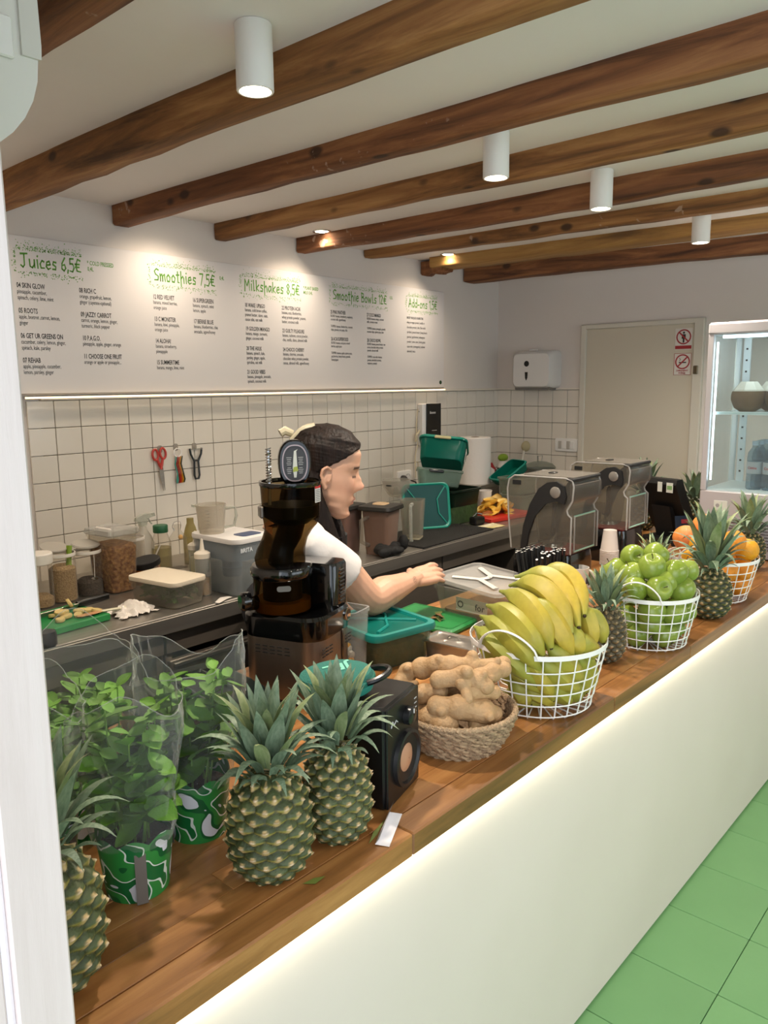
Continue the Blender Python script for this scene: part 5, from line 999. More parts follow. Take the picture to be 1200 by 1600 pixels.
MB().tube([(.049, 0, .088), (.085, 0, .088), (.088, 0, .06), (.078, 0, .025), (.046, 0, .018)], .005, 8).build('handle', m_pp, t); MB().box((-.056, 0, .095), (.018, .018, .008), rz=R(45)).build('spout', m_pp, t)
for k in range(6): MB().box((0, -.0455-.0012*k, .025+.012*k), (.012, .001, .001)).build('scale_mark', MATS['tape_label'], t)
tag(MB().add([(-.035, -.01, .002), (0, -.012, .006), (.045, -.006, .003), (.04, .010, .004), (0, .012, .010), (-.035, .008, .003)], [(0, 1, 4, 5), (1, 2, 3, 4)]).build('paper_packet', mat('packet_white', 'd6d0c8', .6), loc=(.165, -.755, SZ+.0005), rot=(0, 0, .3)), 'little white paper packet at the foot of the filter jug', 'packet')
b = MB(); q = random.Random(21); nn = 26
def crump(x, y): return .030*max(0, 1-(math.hypot(x*.9, y*1.25)/.075)**2)+.012*sin(x*90+2*sin(y*70))*cos(y*80+1.5*sin(x*60))*max(.15, 1-math.hypot(x, y)/.09)+.004*sin(x*230+y*170)
vs = [((i/nn-.5)*.125*(1+.12*sin(j*.9)), (j/nn-.5)*.10*(1+.15*sin(i*.8)), .012+abs(crump((i/nn-.5)*.15, (j/nn-.5)*.11))) for j in range(nn+1) for i in range(nn+1)]
b.add(vs, [(j*(nn+1)+i, j*(nn+1)+i+1, (j+1)*(nn+1)+i+1, (j+1)*(nn+1)+i) for j in range(nn) for i in range(nn)])
tag(b.build('paper_towel', mat('tissue', 'ddd5cc', .8), loc=(-.105, -.645, SZ-.008), ang=28), 'crumpled white paper towel between the green board and spinach box', 'paper towel')
t = thing('cutting_board', 'thick green cutting board with banana slices on the steel worktop', 'cutting board', (-.365, -.580, SZ+.0115), R(5))
MB().box((0, 0, 0), (.34, .195, .022), ch=.003).build('board', mat('bright_green_board', '177a3c', .4, bump=(80, .1)), t)
SL = MB().lathe([(.001, 0), (.015, 0), (.0165, .003), (.0165, .007), (.015, .010), (.001, .010)], 16).mesh('slice', mat('banana_flesh', 'cdb678', .55, nz=(90, 'b39650', .5)))
for k, (x, y, z, tl, s) in enumerate(((-.285, -.56, 0, .1, 1), (-.262, -.545, .010, 1.1, 1.1), (-.245, -.585, 0, .0, 1.25), (-.300, -.61, 0, .15, 1.2), (-.270, -.625, .0, .5, .8), (-.225, -.60, 0, .1, 1), (-.212, -.625, 0, .2, 1.1), (-.320, -.575, .0, .2, 1.1), (-.33, -.63, 0, 0, 1), (-.31, -.59, .010, .25, 1))):
    o = link(SL, 'banana_slice', loc=(x, y, SZ+.024+z+(.012 if tl > 1 else .003*tl)), rot=(tl, 0, k*1.3)); o.scale = (s, s*.85, 1); tag(o, ('pale banana slice lying on the thick green cutting board' if k not in (1, 3, 6) else {1: 'banana slice standing on edge on the thick green board', 3: 'large banana slice at the near edge of the thick green board', 6: 'banana slice touching the wooden spatula head'}[k]), 'banana slice', 'banana slices on the green board')
t = thing('knife', 'kitchen knife with a black handle lying behind the banana slices', 'knife', (-.225, -.527, SZ+.023), R(8))
MB().loft([rr(.020, .014, .006, 0, 4), rr(.024, .018, .007, .03, 4), rr(.022, .016, .007, .115, 4)], T=M.Rotation(pi/2, 4, 'Y') @ M.Translation((-.010, 0, 0))).build('handle', m_black, t); MB().box((-.08, 0, .005), (.16, .002, .028), T=M.Rotation(.6, 4, 'X')).build('blade', m_steel, t)
t = thing('spatula', 'spatula with a worn wooden head and pale handle across the green board', 'spatula', (-.212, -.640, SZ+.029), R(-3))
MB().loft([[(x, y*k, z) for y, z in ((-.015, 0), (0, .004), (.015, 0), (0, -.003))] for x, k in ((-.07, .3), (-.06, .9), (-.02, 1.0), (.0, .6), (.01, .45))]).build('head', mat('worn_wood', 'a5754c', .6, nz=(40, 'c39a62', .7)), t); MB().tube([(.005, 0, 0), (.07, 0, -.004), (.15, 0, -.010)], [.006, .007, .008], 8, flat=.6).build('handle', mat('pale_handle', 'c9c4a8', .5), t)
t = thing('mandoline', 'slim black board with a red stripe leaning beside the jars, mostly behind the jamb', 'slicer', (-.272, -.27, SZ), R(10)); MB().box((0, 0, .125), (.02, .10, .245), ch=.004).build('board', m_black, t); MB().box((.0, -.0505, .195), (.008, .002, .02)).build('red_stripe', MATS['seal_red'], t)
t = thing('bottle', 'black rounded bottle at the worktop edge, almost hidden by the jamb', 'bottle', (-.425, -.745, SZ)); MB().lathe([(.024, 0), (.027, .004), (.027, .03), (.024, .042), (.012, .046), (.001, .047)], 24).build('bottle_wall', m_black, t)
t = thing('sponge', 'yellow washing sponge with a black scourer behind the juicer', 'sponge', (.66, -.19, SZ), R(15)); MB().box((0, 0, .018), (.10, .065, .036), ch=.006).build('foam', mat('sponge_yellow', 'b8a24a', .9, bump=(160, .8)), t); MB().box((0, 0, .042), (.10, .065, .012), ch=.003).build('scourer', m_blackm, t)

# ---------------------------------------------------------------- right half of the steel worktop
m_smooth = mat('smoothie', '8f6652', .5, nz=(14, '77503f', .5)); m_sm2 = mat('smoothie_pink', '7a4a44', .5, nz=(14, '8d6050', .5))
for k, (x, y, rz, mm, lb) in enumerate(((.975, -.525, .1, m_sm2, 'blender jug of reddish smoothie with a black lid, behind the hair'), (1.052, -.672, .25, m_smooth, 'blender jug of beige smoothie with a black lid, beside the black cloth'))):
    t = thing('blender_jug', lb, 'jug', (x, y, SZ), rz, 'filled blender jugs')
    MB().loft([rr(a, a, .015, z, 5) for a, z in ((.100, 0), (.103, .02), (.122, .185))]).build('smoothie', mm, t); MB().loft([rr(a, a, .018, z, 5) for a, z in ((.104, 0), (.107, .02), (.127, .192))], (1, 0)).build('jug_wall', clear('jug_clear', 'd9d4cc', .10, 'b8afa6', .15), t)
    lid = MB().loft([rr(.150, .150, .02, .188, 5), rr(.156, .156, .02, .193, 5), rr(.150, .150, .02, .206, 5), rr(.08, .08, .02, .210, 5)]).build('lid', mat('rubber_lid', '17140f', .55), t); MB().loft([rr(.062, .062, .014, .209, 5), rr(.058, .058, .014, .214, 5)]).build('lid_plug', mat('plug_amber', 'b89a74', .3), lid)
    MB().tube([(-.058, .03, .16), (-.092, .045, .15), (-.092, .045, .06), (-.054, .03, .04)], .009, 8).build('jug_handle', MATS['jug_clear'], t)
m_cloth = mat('black_cloth', '0b0a0a', .8, bump=(50, .4))
b = MB(); q = random.Random(5)
for k in range(16): b.ball((q.uniform(-.065, .055), q.uniform(-.03, .03), .022+q.uniform(0, .012)), (q.uniform(.022, .034), q.uniform(.018, .026), q.uniform(.014, .024)), 10, 8)
b.ball((.06, .005, .045), (.022, .024, .035), 10, 8); me = fused(b, .004, 4, 'black_cloth'); me.materials.append(m_cloth)
tag(link(me, 'black_cloth', loc=(1.055, -.735, SZ), rot=(0, 0, -.2)), 'crumpled black cloth at the worktop edge above the forearm', 'cloth')
t = thing('rubber_mat', 'black bobbled rubber mat under the clear pitcher', 'mat', (1.50, -.60, SZ), R(1)); MB().box((0, 0, .004), (.56, .32, .008), ch=.002).build('mat', mat('mat_black', '14120f', .9, bump=(120, 1)), t)
t = thing('pitcher', 'clear square pitcher with its handle turned to the jugs', 'pitcher', (1.345, -.605, SZ+.0085), R(25))
MB().loft([rr(a, a, .01, z, 4) for a, z in ((.078, 0), (.080, .01), (.098, .180))]+[rr(.094, .094, .01, .180, 4), rr(.076, .076, .01, .008, 4)]).build('pitcher_wall', clear('pitcher_haze', 'dcdad2', .22, 'b5b0a4', .2), t)
MB().loft([rr(.080, .080, .01, z, 4) for z in (.002, .010)]).build('base', mat('base_cream', 'a39a80', .4), t); MB().tube([(-.048, -.01, .165), (-.075, -.01, .165), (-.080, -.01, .15), (-.072, -.01, .0), (-.062, -.01, .0)], .008, 8).build('handle', m_pp, t)
t = thing('citrus_press', 'clear bowl shaped press top on a clear stand, before the wall socket', 'press', (1.470, -.40, SZ)); t.scale = (1, 1, 1.12); MB().lathe([(.045, 0), (.040, .01), (.036, .15)], 28, cap=(1, 0)).build('stand', m_glass, t)
MB().lathe([(.012, .15), (.035, .155), (.066, .195), (.070, .225), (.066, .225), (.060, .198), (.03, .162)], 32, cap=(0, 0)).build('bowl', clear('bowl_clear', 'e4e2dc', .18, 'cfcbc4', .12), t); MB().lathe([(.020, .160), (.012, .19), (.001, .20)], 16).build('cone', m_pp, t); MB().box((-.066, -.01, .205), (.004, .03, .006)).build('black_tab', m_black, t)
m_teb = clear('teal_box_plastic', '14897a', .42, '0d8573', .25); m_ter = mat('teal_rim', '0f8a78', .35)
t = thing('teal_lid', 'translucent teal box lid standing upright on the black mat', 'lid', (1.580, -.505, SZ+.0095), 0, rot=(R(80), 0, R(-30)))
MB().loft([rr(.235, .215, .03, z, 6, 0, .108) for z in (0, .008)]).build('lid_panel', clear('teal_dark_panel', '16736a', .5, '0b5c58', .3), t); MB().loft([rr(a, b_, .034, z, 6, 0, .108) for a, b_, z in ((.235, .215, -.006), (.245, .225, -.004), (.245, .225, .012), (.235, .215, .014), (.222, .202, .010), (.222, .202, -.004))], (0, 0), loop=True).build('lid_rim', m_ter, t)
for sx in (-1, 1):
    MB().tube([(sx*.10, .02, .011), (sx*.06, .07, .013), (sx*.055, .14, .013), (sx*.10, .20, .011)], .003, 6, flat=.6).build('embossed_curve', m_ter, t)
t = thing('storage_box', 'dark green translucent box with black handles under the tipped teal box', 'box', (1.865, -.405, SZ), R(-3)); tub(.205, .25, .235, .285, .175, .03, .003, .012).build('box', clear('darkgreen_clear', '2c4a38', .55, '10261a', .3), t)
MB().loft([rr(.22, .27, .03, z) for z in (.004, .09)]).build('contents', mat('box_greens', '1e3314', .7, nz=(18, '2f4a1c', .8), bump=(30, .8)), t); MB().tube([(-.137, -.10, .16), (-.152, -.07, .12), (-.142, .02, .165)], .006, 8).build('handle', m_black, t)
t = thing('storage_box', 'clear box with a black clip wedged under the tipped teal box', 'box', (1.80, -.400, SZ+.183), 0, rot=(R(-10), R(6), R(-50))); tub(.20, .17, .225, .20, .085, .03, .003, .012).build('box', clear('boxclear_teal', 'c9dad2', .2, 'b0c2ba', .2), t)
MB().box((-.02, -.106, .072), (.075, .012, .014), ch=.004).build('clip', m_black, t)
t = thing('teal_box', 'teal plastic box tipped over on top of the stacked boxes', 'box', (1.835, -.395, SZ+.292), 0, rot=(R(-30), R(5), R(-60)))
tub(.215, .165, .235, .185, .115, .035, .003, .016).build('box', m_teb, t); MB().loft([rr(a, b_, .04, z) for a, b_, z in ((.249, .199, .106), (.255, .205, .110), (.249, .199, .120), (.233, .183, .120), (.233, .183, .106))], (0, 0), loop=True).build('rim', m_ter, t)
MB().box((.0, -.104, .108), (.085, .010, .016), ch=.004).build('clip', mat('clip_cream', 'c9bf92', .5), t); MB().box((.1165, .0, .060), (.0012, .055, .070), T=M.Rotation(R(2), 4, 'Y')).build('paper_label', mat('label_pale', 'cfd0c4', .6), t)
for k in range(4): MB().box((.1175, .0, .042+.010*k), (.001, .036-.004*(k % 2), .004), T=M.Rotation(R(2), 4, 'Y')).build('label_print', m_ink, t)
t = thing('steel_bin', 'grey steel bin in the corner carrying the paper roll', 'bin', (2.42, -.20, SZ)); tub(.20, .20, .215, .215, .115, .02, .002, .006).build('bin', m_steel, t); MB().loft([rr(.22, .22, .02, .1155), rr(.22, .22, .02, .124)]).build('lid', m_steel, t)
t = thing('paper_roll', 'big white paper towel roll in the corner by the tiles', 'paper roll', (2.42, -.20, SZ+.1245)); MB().lathe([(.024, 0), (.092, 0), (.092, .265), (.088, .270), (.024, .270), (.024, .262)], 40, cap=(0, 0), ).build('paper', mat('roll_white', 'e4dfda', .85, bump=(60, .15)), t); MB().lathe([(.024, 0), (.024, .271), (.021, .271), (.021, 0)], 24, cap=(0, 0)).build('core', mat('roll_core', '8a7358', .8), t)
MB().add([(.085, -.035, .10), (.125, -.055, .07), (.115, -.06, -.01), (.088, -.03, .0)], [(0, 1, 2, 3)]).build('loose_sheet', MATS['roll_white'], t)
cup((2.125, -.470, SZ+.003), 'tall white paper cup with a round dark logo behind the orange peels', .130, .029, .038, logo=R(215))
t = thing('detergent_bottle', 'white striped bottle with a lime green cap in the tiled corner', 'bottle', (2.775, -.165, SZ)); MB().loft([rr(.085, .05, .02, z, 5) for z in (0, .20)]+[rr(.05, .04, .018, .225, 5)]).build('bottle_wall', mat('det_white', 'd6cfc8', .4), t); MB().ball((0, 0, .245), (.046, .026, .024), 16, 10).build('cap', mat('lime_cap', '7a9a24', .5), t)
for k in range(4): MB().box((-.002, -.0255, .09+.028*k), (.07, .001, .005)).build('stripe', mat('det_stripe', '8a5a52', .5), t)
t = thing('red_bottle', 'red bottle beside the striped white one in the corner', 'bottle', (2.71, -.115, SZ)); MB().lathe([(.038, 0), (.040, .01), (.040, .17), (.020, .20), (.012, .215), (.001, .216)], 24).build('bottle_wall', mat('bottle_red', '9c1f24', .35), t)
t = thing('dish_brush', 'white dish brush leaning against the back wall tiles', 'brush', (2.80, -.245, SZ+.02), 0, rot=(R(-6), R(14), R(-30))); MB().tube([(0, 0, 0), (0, 0, .15), (.004, 0, .28)], [.007, .006, .008], 8).build('handle', mat('brush_white', 'd2ccc0', .5), t); MB().ball((.010, 0, .305), (.030, .022, .034), 14, 10).build('bristles', mat('bristle_cream', 'c4b994', .9, bump=(300, .9)), t)
t = thing('utensil_pot', 'clear pot with black and yellow utensils behind the paper cup', 'pot', (2.56, -.27, SZ)); MB().lathe([(.045, 0), (.048, .005), (.052, .13)], 28, cap=(1, 0)).build('pot', m_glass, t)
for k, (a, c) in enumerate(((.5, m_black), (2.2, MATS['sponge_yellow']), (3.6, m_black), (5, m_lidw))): MB().tube([(.0, 0, .01), (.035*cos(a), .035*sin(a), .13), (.055*cos(a), .055*sin(a), .20)], [.005, .006, .010], 8, flat=.6).build('utensil', c, t)
for k, (x, y, z, w_, lb) in enumerate(((2.40, -.52, 0, .16, 'clear plastic tub beside the paper cup, lower one'), (2.41, -.50, .092, .17, 'clear plastic tub stacked on the lower clear one'))):
    t = thing('plastic_tub', lb, 'tub', (x, y, SZ+z), R(-6), 'clear tubs behind the peels'); tub(w_-.02, .15, w_, .165, .090, .025, .002, .010).build('tub', clear('tub_mist', 'd6dcd2', .25, 'b9beb0', .25), t)
t = thing('teal_box', 'empty teal box lying slanted on the clear tubs behind the first blender', 'box', (2.50, -.40, SZ+.165), 0, rot=(0, R(-32), R(-20))); t.scale = (.66,)*3; tub(.26, .20, .29, .225, .08, .03, .003, .012).build('box', m_teb, t); MB().loft([rr(a, b_, .04, z) for a, b_, z in ((.300, .235, .070), (.305, .240, .074), (.300, .235, .082), (.285, .220, .082))], (0, 0)).build('rim', m_ter, t)
t = thing('cooking_pot', 'steel pot with a domed glass lid and wire handle behind the blender', 'pot', (2.72, -.46, SZ)); MB().lathe([(.085, 0), (.090, .01), (.090, .20), (.093, .203)], 36, cap=(1, 0)).build('pot', m_steel, t); MB().lathe([(.094, .204), (.094, .209), (.075, .228), (.04, .240), (.001, .243)], 36, cap=(0, 0)).build('glass_lid', clear('lid_glass', 'cfd4ce', .15, 'a8aca4', .06), t); MB().tube([(-.022, 0, .24), (-.026, 0, .275), (.026, 0, .275), (.022, 0, .24)], .003, 8).build('lid_handle', m_chrome, t)
t = thing('cutting_board', 'red cutting board piled with orange peels', 'cutting board', (2.105, -.560, SZ+.0125), R(-8)); MB().box((0, 0, 0), (.34, .235, .024), ch=.005).build('board', mat('red_board', 'b8281c', .4, bump=(70, .1)), t)
m_peelo = mat('peel_outer', 'e6b23f', .5, bump=(300, .3)); q = random.Random(14)
def peel_mesh(k):
    qq = random.Random(k); n = 7; vs = []; r = .026
    for j in range(5):
        a = .12+.30*j
        for i in range(12): vs.append((r*sin(a)*cos(tau*i/12)*(1+.12*sin(i*2+k)), r*sin(a)*sin(tau*i/12)*(1+.1*cos(i*3+k)), r*(1-cos(a))))
    b = MB(); b.loft([vs[j*12:j*12+12] for j in range(5)], (1, 0)); in_ = [[(x*.88, y*.88, z*.92+.003) for x, y, z in vs[j*12:j*12+12]] for j in range(5)]
    b.loft(in_, (1, 0)); me = b.mesh('peel', m_peelo, 60); me.materials.append(mat('peel_pith', 'eed791', .7, nz=(60, 'ebc45c', .7)))
    for i, p in enumerate(me.polygons):
        if i >= len(me.polygons)//2: p.material_index = 1
    return me
PMS = [peel_mesh(k) for k in range(3)]
for k in range(30):
    u = k/30; a = k*2.4; r = .085*(1-u*.75)**.8; x = 2.10+r*cos(a)*1.35; y = -.555+r*sin(a)*.85
    o = link(PMS[k % 3], 'orange_peel', loc=(x, y, SZ+.028+.055*u**1.1), rot=(q.uniform(-.9, .9)+(.5 if k % 2 else 2.6), q.uniform(-.8, .8), q.uniform(0, 6))); o.scale = (1.3, 1.3, 1.05); tag(o, 'squeezed orange peel in the pile on the red board', 'orange peel', 'orange peels on the red board')
tag(MB().add([(-.11, -.045, .002), (0, -.05, .004), (.11, -.04, .002), (.11, .045, .006), (0, .04, .003), (-.11, .05, .002)], [(0, 1, 4, 5), (1, 2, 3, 4)]).build('paper_napkin', mat('napkin', 'd8d2ba', .8, nz=(12, 'c9b558', .8)), loc=(1.80, -.690, SZ+.0005), rot=(0, 0, -.15)), 'white paper napkin with yellow juice stains before the red board', 'napkin')
t = thing('kitchen_gadget', 'small black kitchen gadget with a chrome lever beside the teal lid', 'gadget', (1.795, -.545, SZ+.0085) if 0 else (1.845, -.640, SZ), R(-10)); MB().box((0, .03, .022), (.07, .05, .040), ch=.006).build('body', m_black, t); MB().tube([(-.03, .03, .045), (.0, .035, .058), (.035, .03, .05)], .004, 8).build('lever', m_chrome, t)

# ---------------------------------------------------------------- things on the walls
m_hook = clear('hook_clear', 'e2ded6', .3, 'd8d4cc', .2)
def hook(x, z, lb):
    t = thing('wall_hook', lb, 'hook', (x, -.0105, z), 0, 'clear stick-on hooks on the tiles'); MB().loft([rr(.022, .030, .008, z_) for z_ in (0, .003)], T=RX).build('plate', m_hook, t); MB().tube([(0, -.003, -.002), (0, -.012, -.006), (0, -.016, .002)], .002, 6).build('peg', m_hook, t)
hook(.430, 1.322, 'clear stick-on hook holding the red scissors'); hook(.506, 1.325, 'clear stick-on hook holding the measuring spoons'); hook(.598, 1.322, 'clear stick-on hook holding the black peeler')
t = thing('scissors', 'scissors with red handles hanging on the tiles, points down', 'scissors', (.425, -.0225, 1.245), 0, rot=(0, R(-6), 0)); m_red = mat('scissor_red', 'b53a30', .4)
for s in (-1, 1):
    MB().tube([(s*.017+.013*cos(tau*i/18), -.001*s, .058+.022*sin(tau*i/18)) for i in range(18)], .0048, 8, closed=True).build('handle_loop', m_red, t); MB().tube([(s*.012, -.001*s, .036), (s*.004, -.001*s, .012), (-s*.003, -.001*s, -.005)], [.0055, .006, .005], 8).build('handle_arm', m_red, t)
    MB().loft([[(-s*.004-.007*k, -.0012*s+a, z), (-s*.004+.006*k, -.0012*s+a, z)][::1]+[(-s*.004+.006*k, -.0012*s+a+.0012, z), (-s*.004-.007*k, -.0012*s+a+.0012, z)] for a in (0,) for k, z in ((1, .0), (.9, -.04), (.1, -.095))]).build('blade', m_steel, t)
t = thing('measuring_spoons', 'coloured measuring spoons on a white ring hanging on the tiles', 'measuring spoons', (.506, -.024, 1.315)); MB().tube([(.018*cos(tau*i/24), 0, -.012+.018*sin(tau*i/24)) for i in range(24)], .0022, 6, closed=True).build('ring', m_white, t)
for k, c in enumerate(('3f9a8e', 'b02a22', 'c94a1e', 'd8a12a', '3c4a3a')):
    MB().tube([(-.014+.010*k*.9+.004, -.004+.0025*k, -.028), (-.018+.009*k, -.004+.0025*k, -.06), (-.008+.009*k, -.004+.0025*k, -.10), (-.010+.010*k, -.004+.0025*k, -.125), (-.012+.010*k, -.004+.0025*k, -.140)], [.004, .005, .0045, .010, .006], 8, flat=.35).build('spoon', mat('spoon%d' % k, c, .45), t)
t = thing('peeler', 'black peeler hanging on the tiles beside the spoons', 'peeler', (.598, -.022, 1.245)); m_pl = mat('peeler_black', '23282a', .45)
MB().tube([(-.030, 0, .070), (-.026, 0, .045), (-.010, 0, .015), (-.013, 0, -.045), (-.008, 0, -.060), (.008, 0, -.060), (.013, 0, -.045), (.010, 0, .015), (.026, 0, .045), (.030, 0, .070)], .0045, 8).build('frame', m_pl, t); MB().tube([(-.010, 0, .018), (.010, 0, .018)], .004, 8).build('bridge', m_pl, t); MB().box((0, 0, .066), (.060, .012, .003)).build('blade', m_steel, t)
t = thing('wall_socket', 'white double wall socket with a black plug above the citrus press', 'socket', (1.990, -.010, 1.052)); MB().loft([rr(.118, .082, .010, z) for z in (0, .008)]+[rr(.11, .074, .01, .011)], T=RX).build('plate', m_white, t)
for s in (-1, 1): MB().lathe([(.022, .0112), (.020, .0125), (.018, .004), (.001, .004)], 24, T=M.Translation((s*.026, 0, 0)) @ RX, cap=(0, 0)).build('socket_well', m_white if s < 0 else MATS['tape_label'], t)
tag(MB().lathe([(.019, 0), (.020, .020), (.012, .034), (.006, .04)], 20, T=RX).tube([(0, -.036, 0), (.01, -.055, -.006), (.05, -.06, -.02), (.09, -.05, -.08), (.10, -.04, -.16)], .004, 6).build('power_plug', m_black, loc=(1.967, -.016, 1.050)), 'black plug and cable in the wall socket', 'plug')
t = thing('control_panel', 'white and black control box on the tiles with a cable beside it', 'control box', (2.195, -.010, 1.345)); MB().box((0, -.022, 0), (.165, .044, .240), ch=.006).build('housing', m_white, t); MB().box((.012, -.046, 0), (.138, .006, .238), ch=.003).build('black_front', mat('panel_black', '0d0b0a', .15), t)
text('Bar', .022, mat('panel_print', 'b9b5ae', .5), t, (-.004, -.0495, .062), (pi/2, 0, 0), 'panel_lettering', .9, .0005) if 0 else [MB().box((-.022+.011*k, -.0495, .066+(.002 if k == 0 else 0)), (.008, .001, .010+(.004 if k == 0 else 0))).build('panel_print', mat('panel_print', 'b9b5ae', .5), t) for k in range(5)]
for k in range(6): MB().box((-.03+.018*(k % 5), -.0495, -.075-.022*(k // 5)), (.007, .001, .002)).build('panel_print', MATS['panel_print'], t)
MB().box((.015, -.0495, -.035), (.045, .001, .003)).build('panel_print', MATS['panel_print'], t); MB().lathe([(.003, 0), (.001, .001)], 10, T=M.Translation((-.0825, -.015, .075)) @ M.Rotation(-pi/2, 4, 'Y')).build('screw', m_black, t)
pts = [(-.088, -.012, .09), (-.100, -.012, .03), (-.104, -.014, -.05), (-.098, -.016, -.11), (-.112, -.014, -.16), (-.118, -.014, -.23), (-.095, -.016, -.245), (-.10, -.018, -.21), (-.118, -.016, -.22), (-.112, -.014, -.27), (-.115, -.014, -.30)]
def smooth_pts(P, n=6):
    P = [V(p) for p in P]; P = [P[0]]+P+[P[-1]]; out = []
    for i in range(1, len(P)-2):
        for k in range(n): u = k/n; a, b_, c, d = P[i-1:i+3]; out.append(.5*((2*b_)+(c-a)*u+(2*a-5*b_+4*c-d)*u*u+(3*b_-a-3*c+d)*u**3))
    return out+[P[-1]]
m_cable = mat('cream_cable', 'cfc3a4', .5); MB().tube(smooth_pts(pts), .003, 6).build('cable', m_cable, t); MB().tube(smooth_pts([(-.112, -.03, -.05), (-.125, -.03, -.055), (-.122, -.022, -.09), (-.105, -.018, -.06), (-.085, -.02, -.03)]), .006, 6).build('cable_tie', m_cable, t)
MB().tube(smooth_pts([(-.05, -.02, -.118), (-.03, -.016, -.20), (.0, -.014, -.235), (.04, -.016, -.20), (.06, -.02, -.118)]), .0026, 6).build('cable_loop', mat('grey_cable', '9aa39a', .5), t)
# back wall
t = thing('towel_dispenser', 'white paper towel dispenser on the back wall over the tiles', 'dispenser', (XB, -.315, 1.655)); YXZ = M(((0, 0, -1, 0), (-1, 0, 0, 0), (0, 1, 0, 0), (0, 0, 0, 1)))
MB().loft([rr(a, b_, .03, z, 6, 0, c) for a, b_, z, c in ((.285, .225, .0, 0), (.285, .225, .05, 0), (.270, .215, .10, -.002), (.245, .195, .118, -.004))], T=YXZ).build('housing', mat('disp_white', 'dedcda', .3), t)
MB().loft([rr(.24, .05, .01, z, 4, 0, -.10) for z in (.01, .10)], T=YXZ).build('mouth', mat('disp_grey', '6f6b66', .5), t); MB().lathe([(.018, 0), (.016, .002)], 24, T=M.Translation((-.1175, .030, .035)) @ M.Rotation(-pi/2, 4, 'Y')).build('round_logo', MATS['logo_black'], t)
MB().prism([(-.010, .02), (.010, .02), (.008, -.015), (0, -.032), (-.008, -.015)], .1175, .120, T=YXZ @ M.Translation((-.03, -.035, 0))).build('sight_window', mat('window_dark', '26231f', .2), t); MB().box((-.05, .02, .118), (.03, .05, .012), ch=.003).build('lock_tab', m_white, t); MB().add([(-.06, -.03, -.105), (-.075, -.03, -.118), (-.075, -.012, -.118), (-.06, -.012, -.105)], [(0, 1, 2, 3)]).build('paper_tip', MATS['roll_white'], t)
t = thing('light_switch', 'white double light switch on the back wall tiles', 'switch', (XB-.010, -.515, 1.198)); MB().loft([rr(.155, .080, .010, z, 5) for z in (0, .007)]+[rr(.148, .073, .01, .011, 5)], T=YXZ).build('plate', m_white, t)
for k in range(4): MB().box((-.012, .042-.028*k, 0), (.006, .022, .048), ch=.002).build('rocker', m_white if k % 2 else mat('rocker_grey', 'b5b0a8', .5), t)
m_sw = mat('sign_white', 'dcd6cf', .5); m_sr = mat('sign_red', 'a3262c', .5)
def sign(z, hh, lb, kind):
    t = thing('prohibition_sign', lb, 'sign', (XB-.020, -1.199, z), 0, 'warning signs on the door'); MB().box((-.0006, 0, 0), (.0012, .093, hh)).build('plate', m_sw, t); S_ = YXZ @ M.Translation((0, 0, .0014)); cz = hh/2-.045
    MB().loft([[(r*cos(tau*i/40), r*sin(tau*i/40)+cz, z_) for i in range(40)] for r, z_ in ((.040, 0), (.040, .0006), (.033, .0006), (.033, 0))], (0, 0), T=S_).build('red_ring', m_sr, t)
    if kind:
        MB().lathe([(.006, 0), (.001, .0005)], 14, T=S_ @ M.Translation((0, cz+.022, 0))).build('person_head', m_ink, t); MB().prism([(-.010, .014), (.010, .014), (.011, -.010), (.005, -.010), (.004, -.031), (-.004, -.031), (-.005, -.010), (-.011, -.010)], 0, .0005, T=S_ @ M.Translation((0, cz, 0))).build('person_figure', m_ink, t)
    else:
        MB().box((0, 0, 0), (.040, .006, .0006), T=S_ @ M.Translation((0, cz-.004, 0))).build('cigarette', m_ink, t); MB().tube([(-.018, .004, 0), (-.012, .012, 0), (-.018, .020, 0)], .0014, 5, T=S_ @ M.Translation((0, cz, 0))).build('smoke_line', m_ink, t)
        for a, b_, w_, h_ in ((0, hh/2-.001, .093, .002), (0, -hh/2+.001, .093, .002), (-.0455, 0, .002, hh), (.0455, 0, .002, hh)): MB().box((a, b_, 0), (w_, h_, .0006), T=S_).build('red_border', m_sr, t)
    MB().box((0, 0, .0004), (.070, .0075, .0007), T=S_ @ M.Translation((0, cz, 0)) @ M.Rotation(R(-45 if kind else 45), 4, 'Z')).build('red_bar', m_sr, t)
    if kind: MB().box((0, -hh/2+.012, 0), (.088, .018, .0006), T=S_).build('red_caption', m_sr, t)
    else:
        for k, s in enumerate(('ZABRANJENO', 'PU\u0160ENJE')): text(s, .0125, m_sr, t, (-.0022, 0, -hh/2+.020-.014*k), (pi/2, 0, -pi/2), 'caption_lettering', .82, .0003, 'CENTER')
sign(1.800, .112, 'red no-entry sign with a black figure on the door', True); sign(1.666, .116, 'red no-smoking sign below the no-entry sign on the door', False)
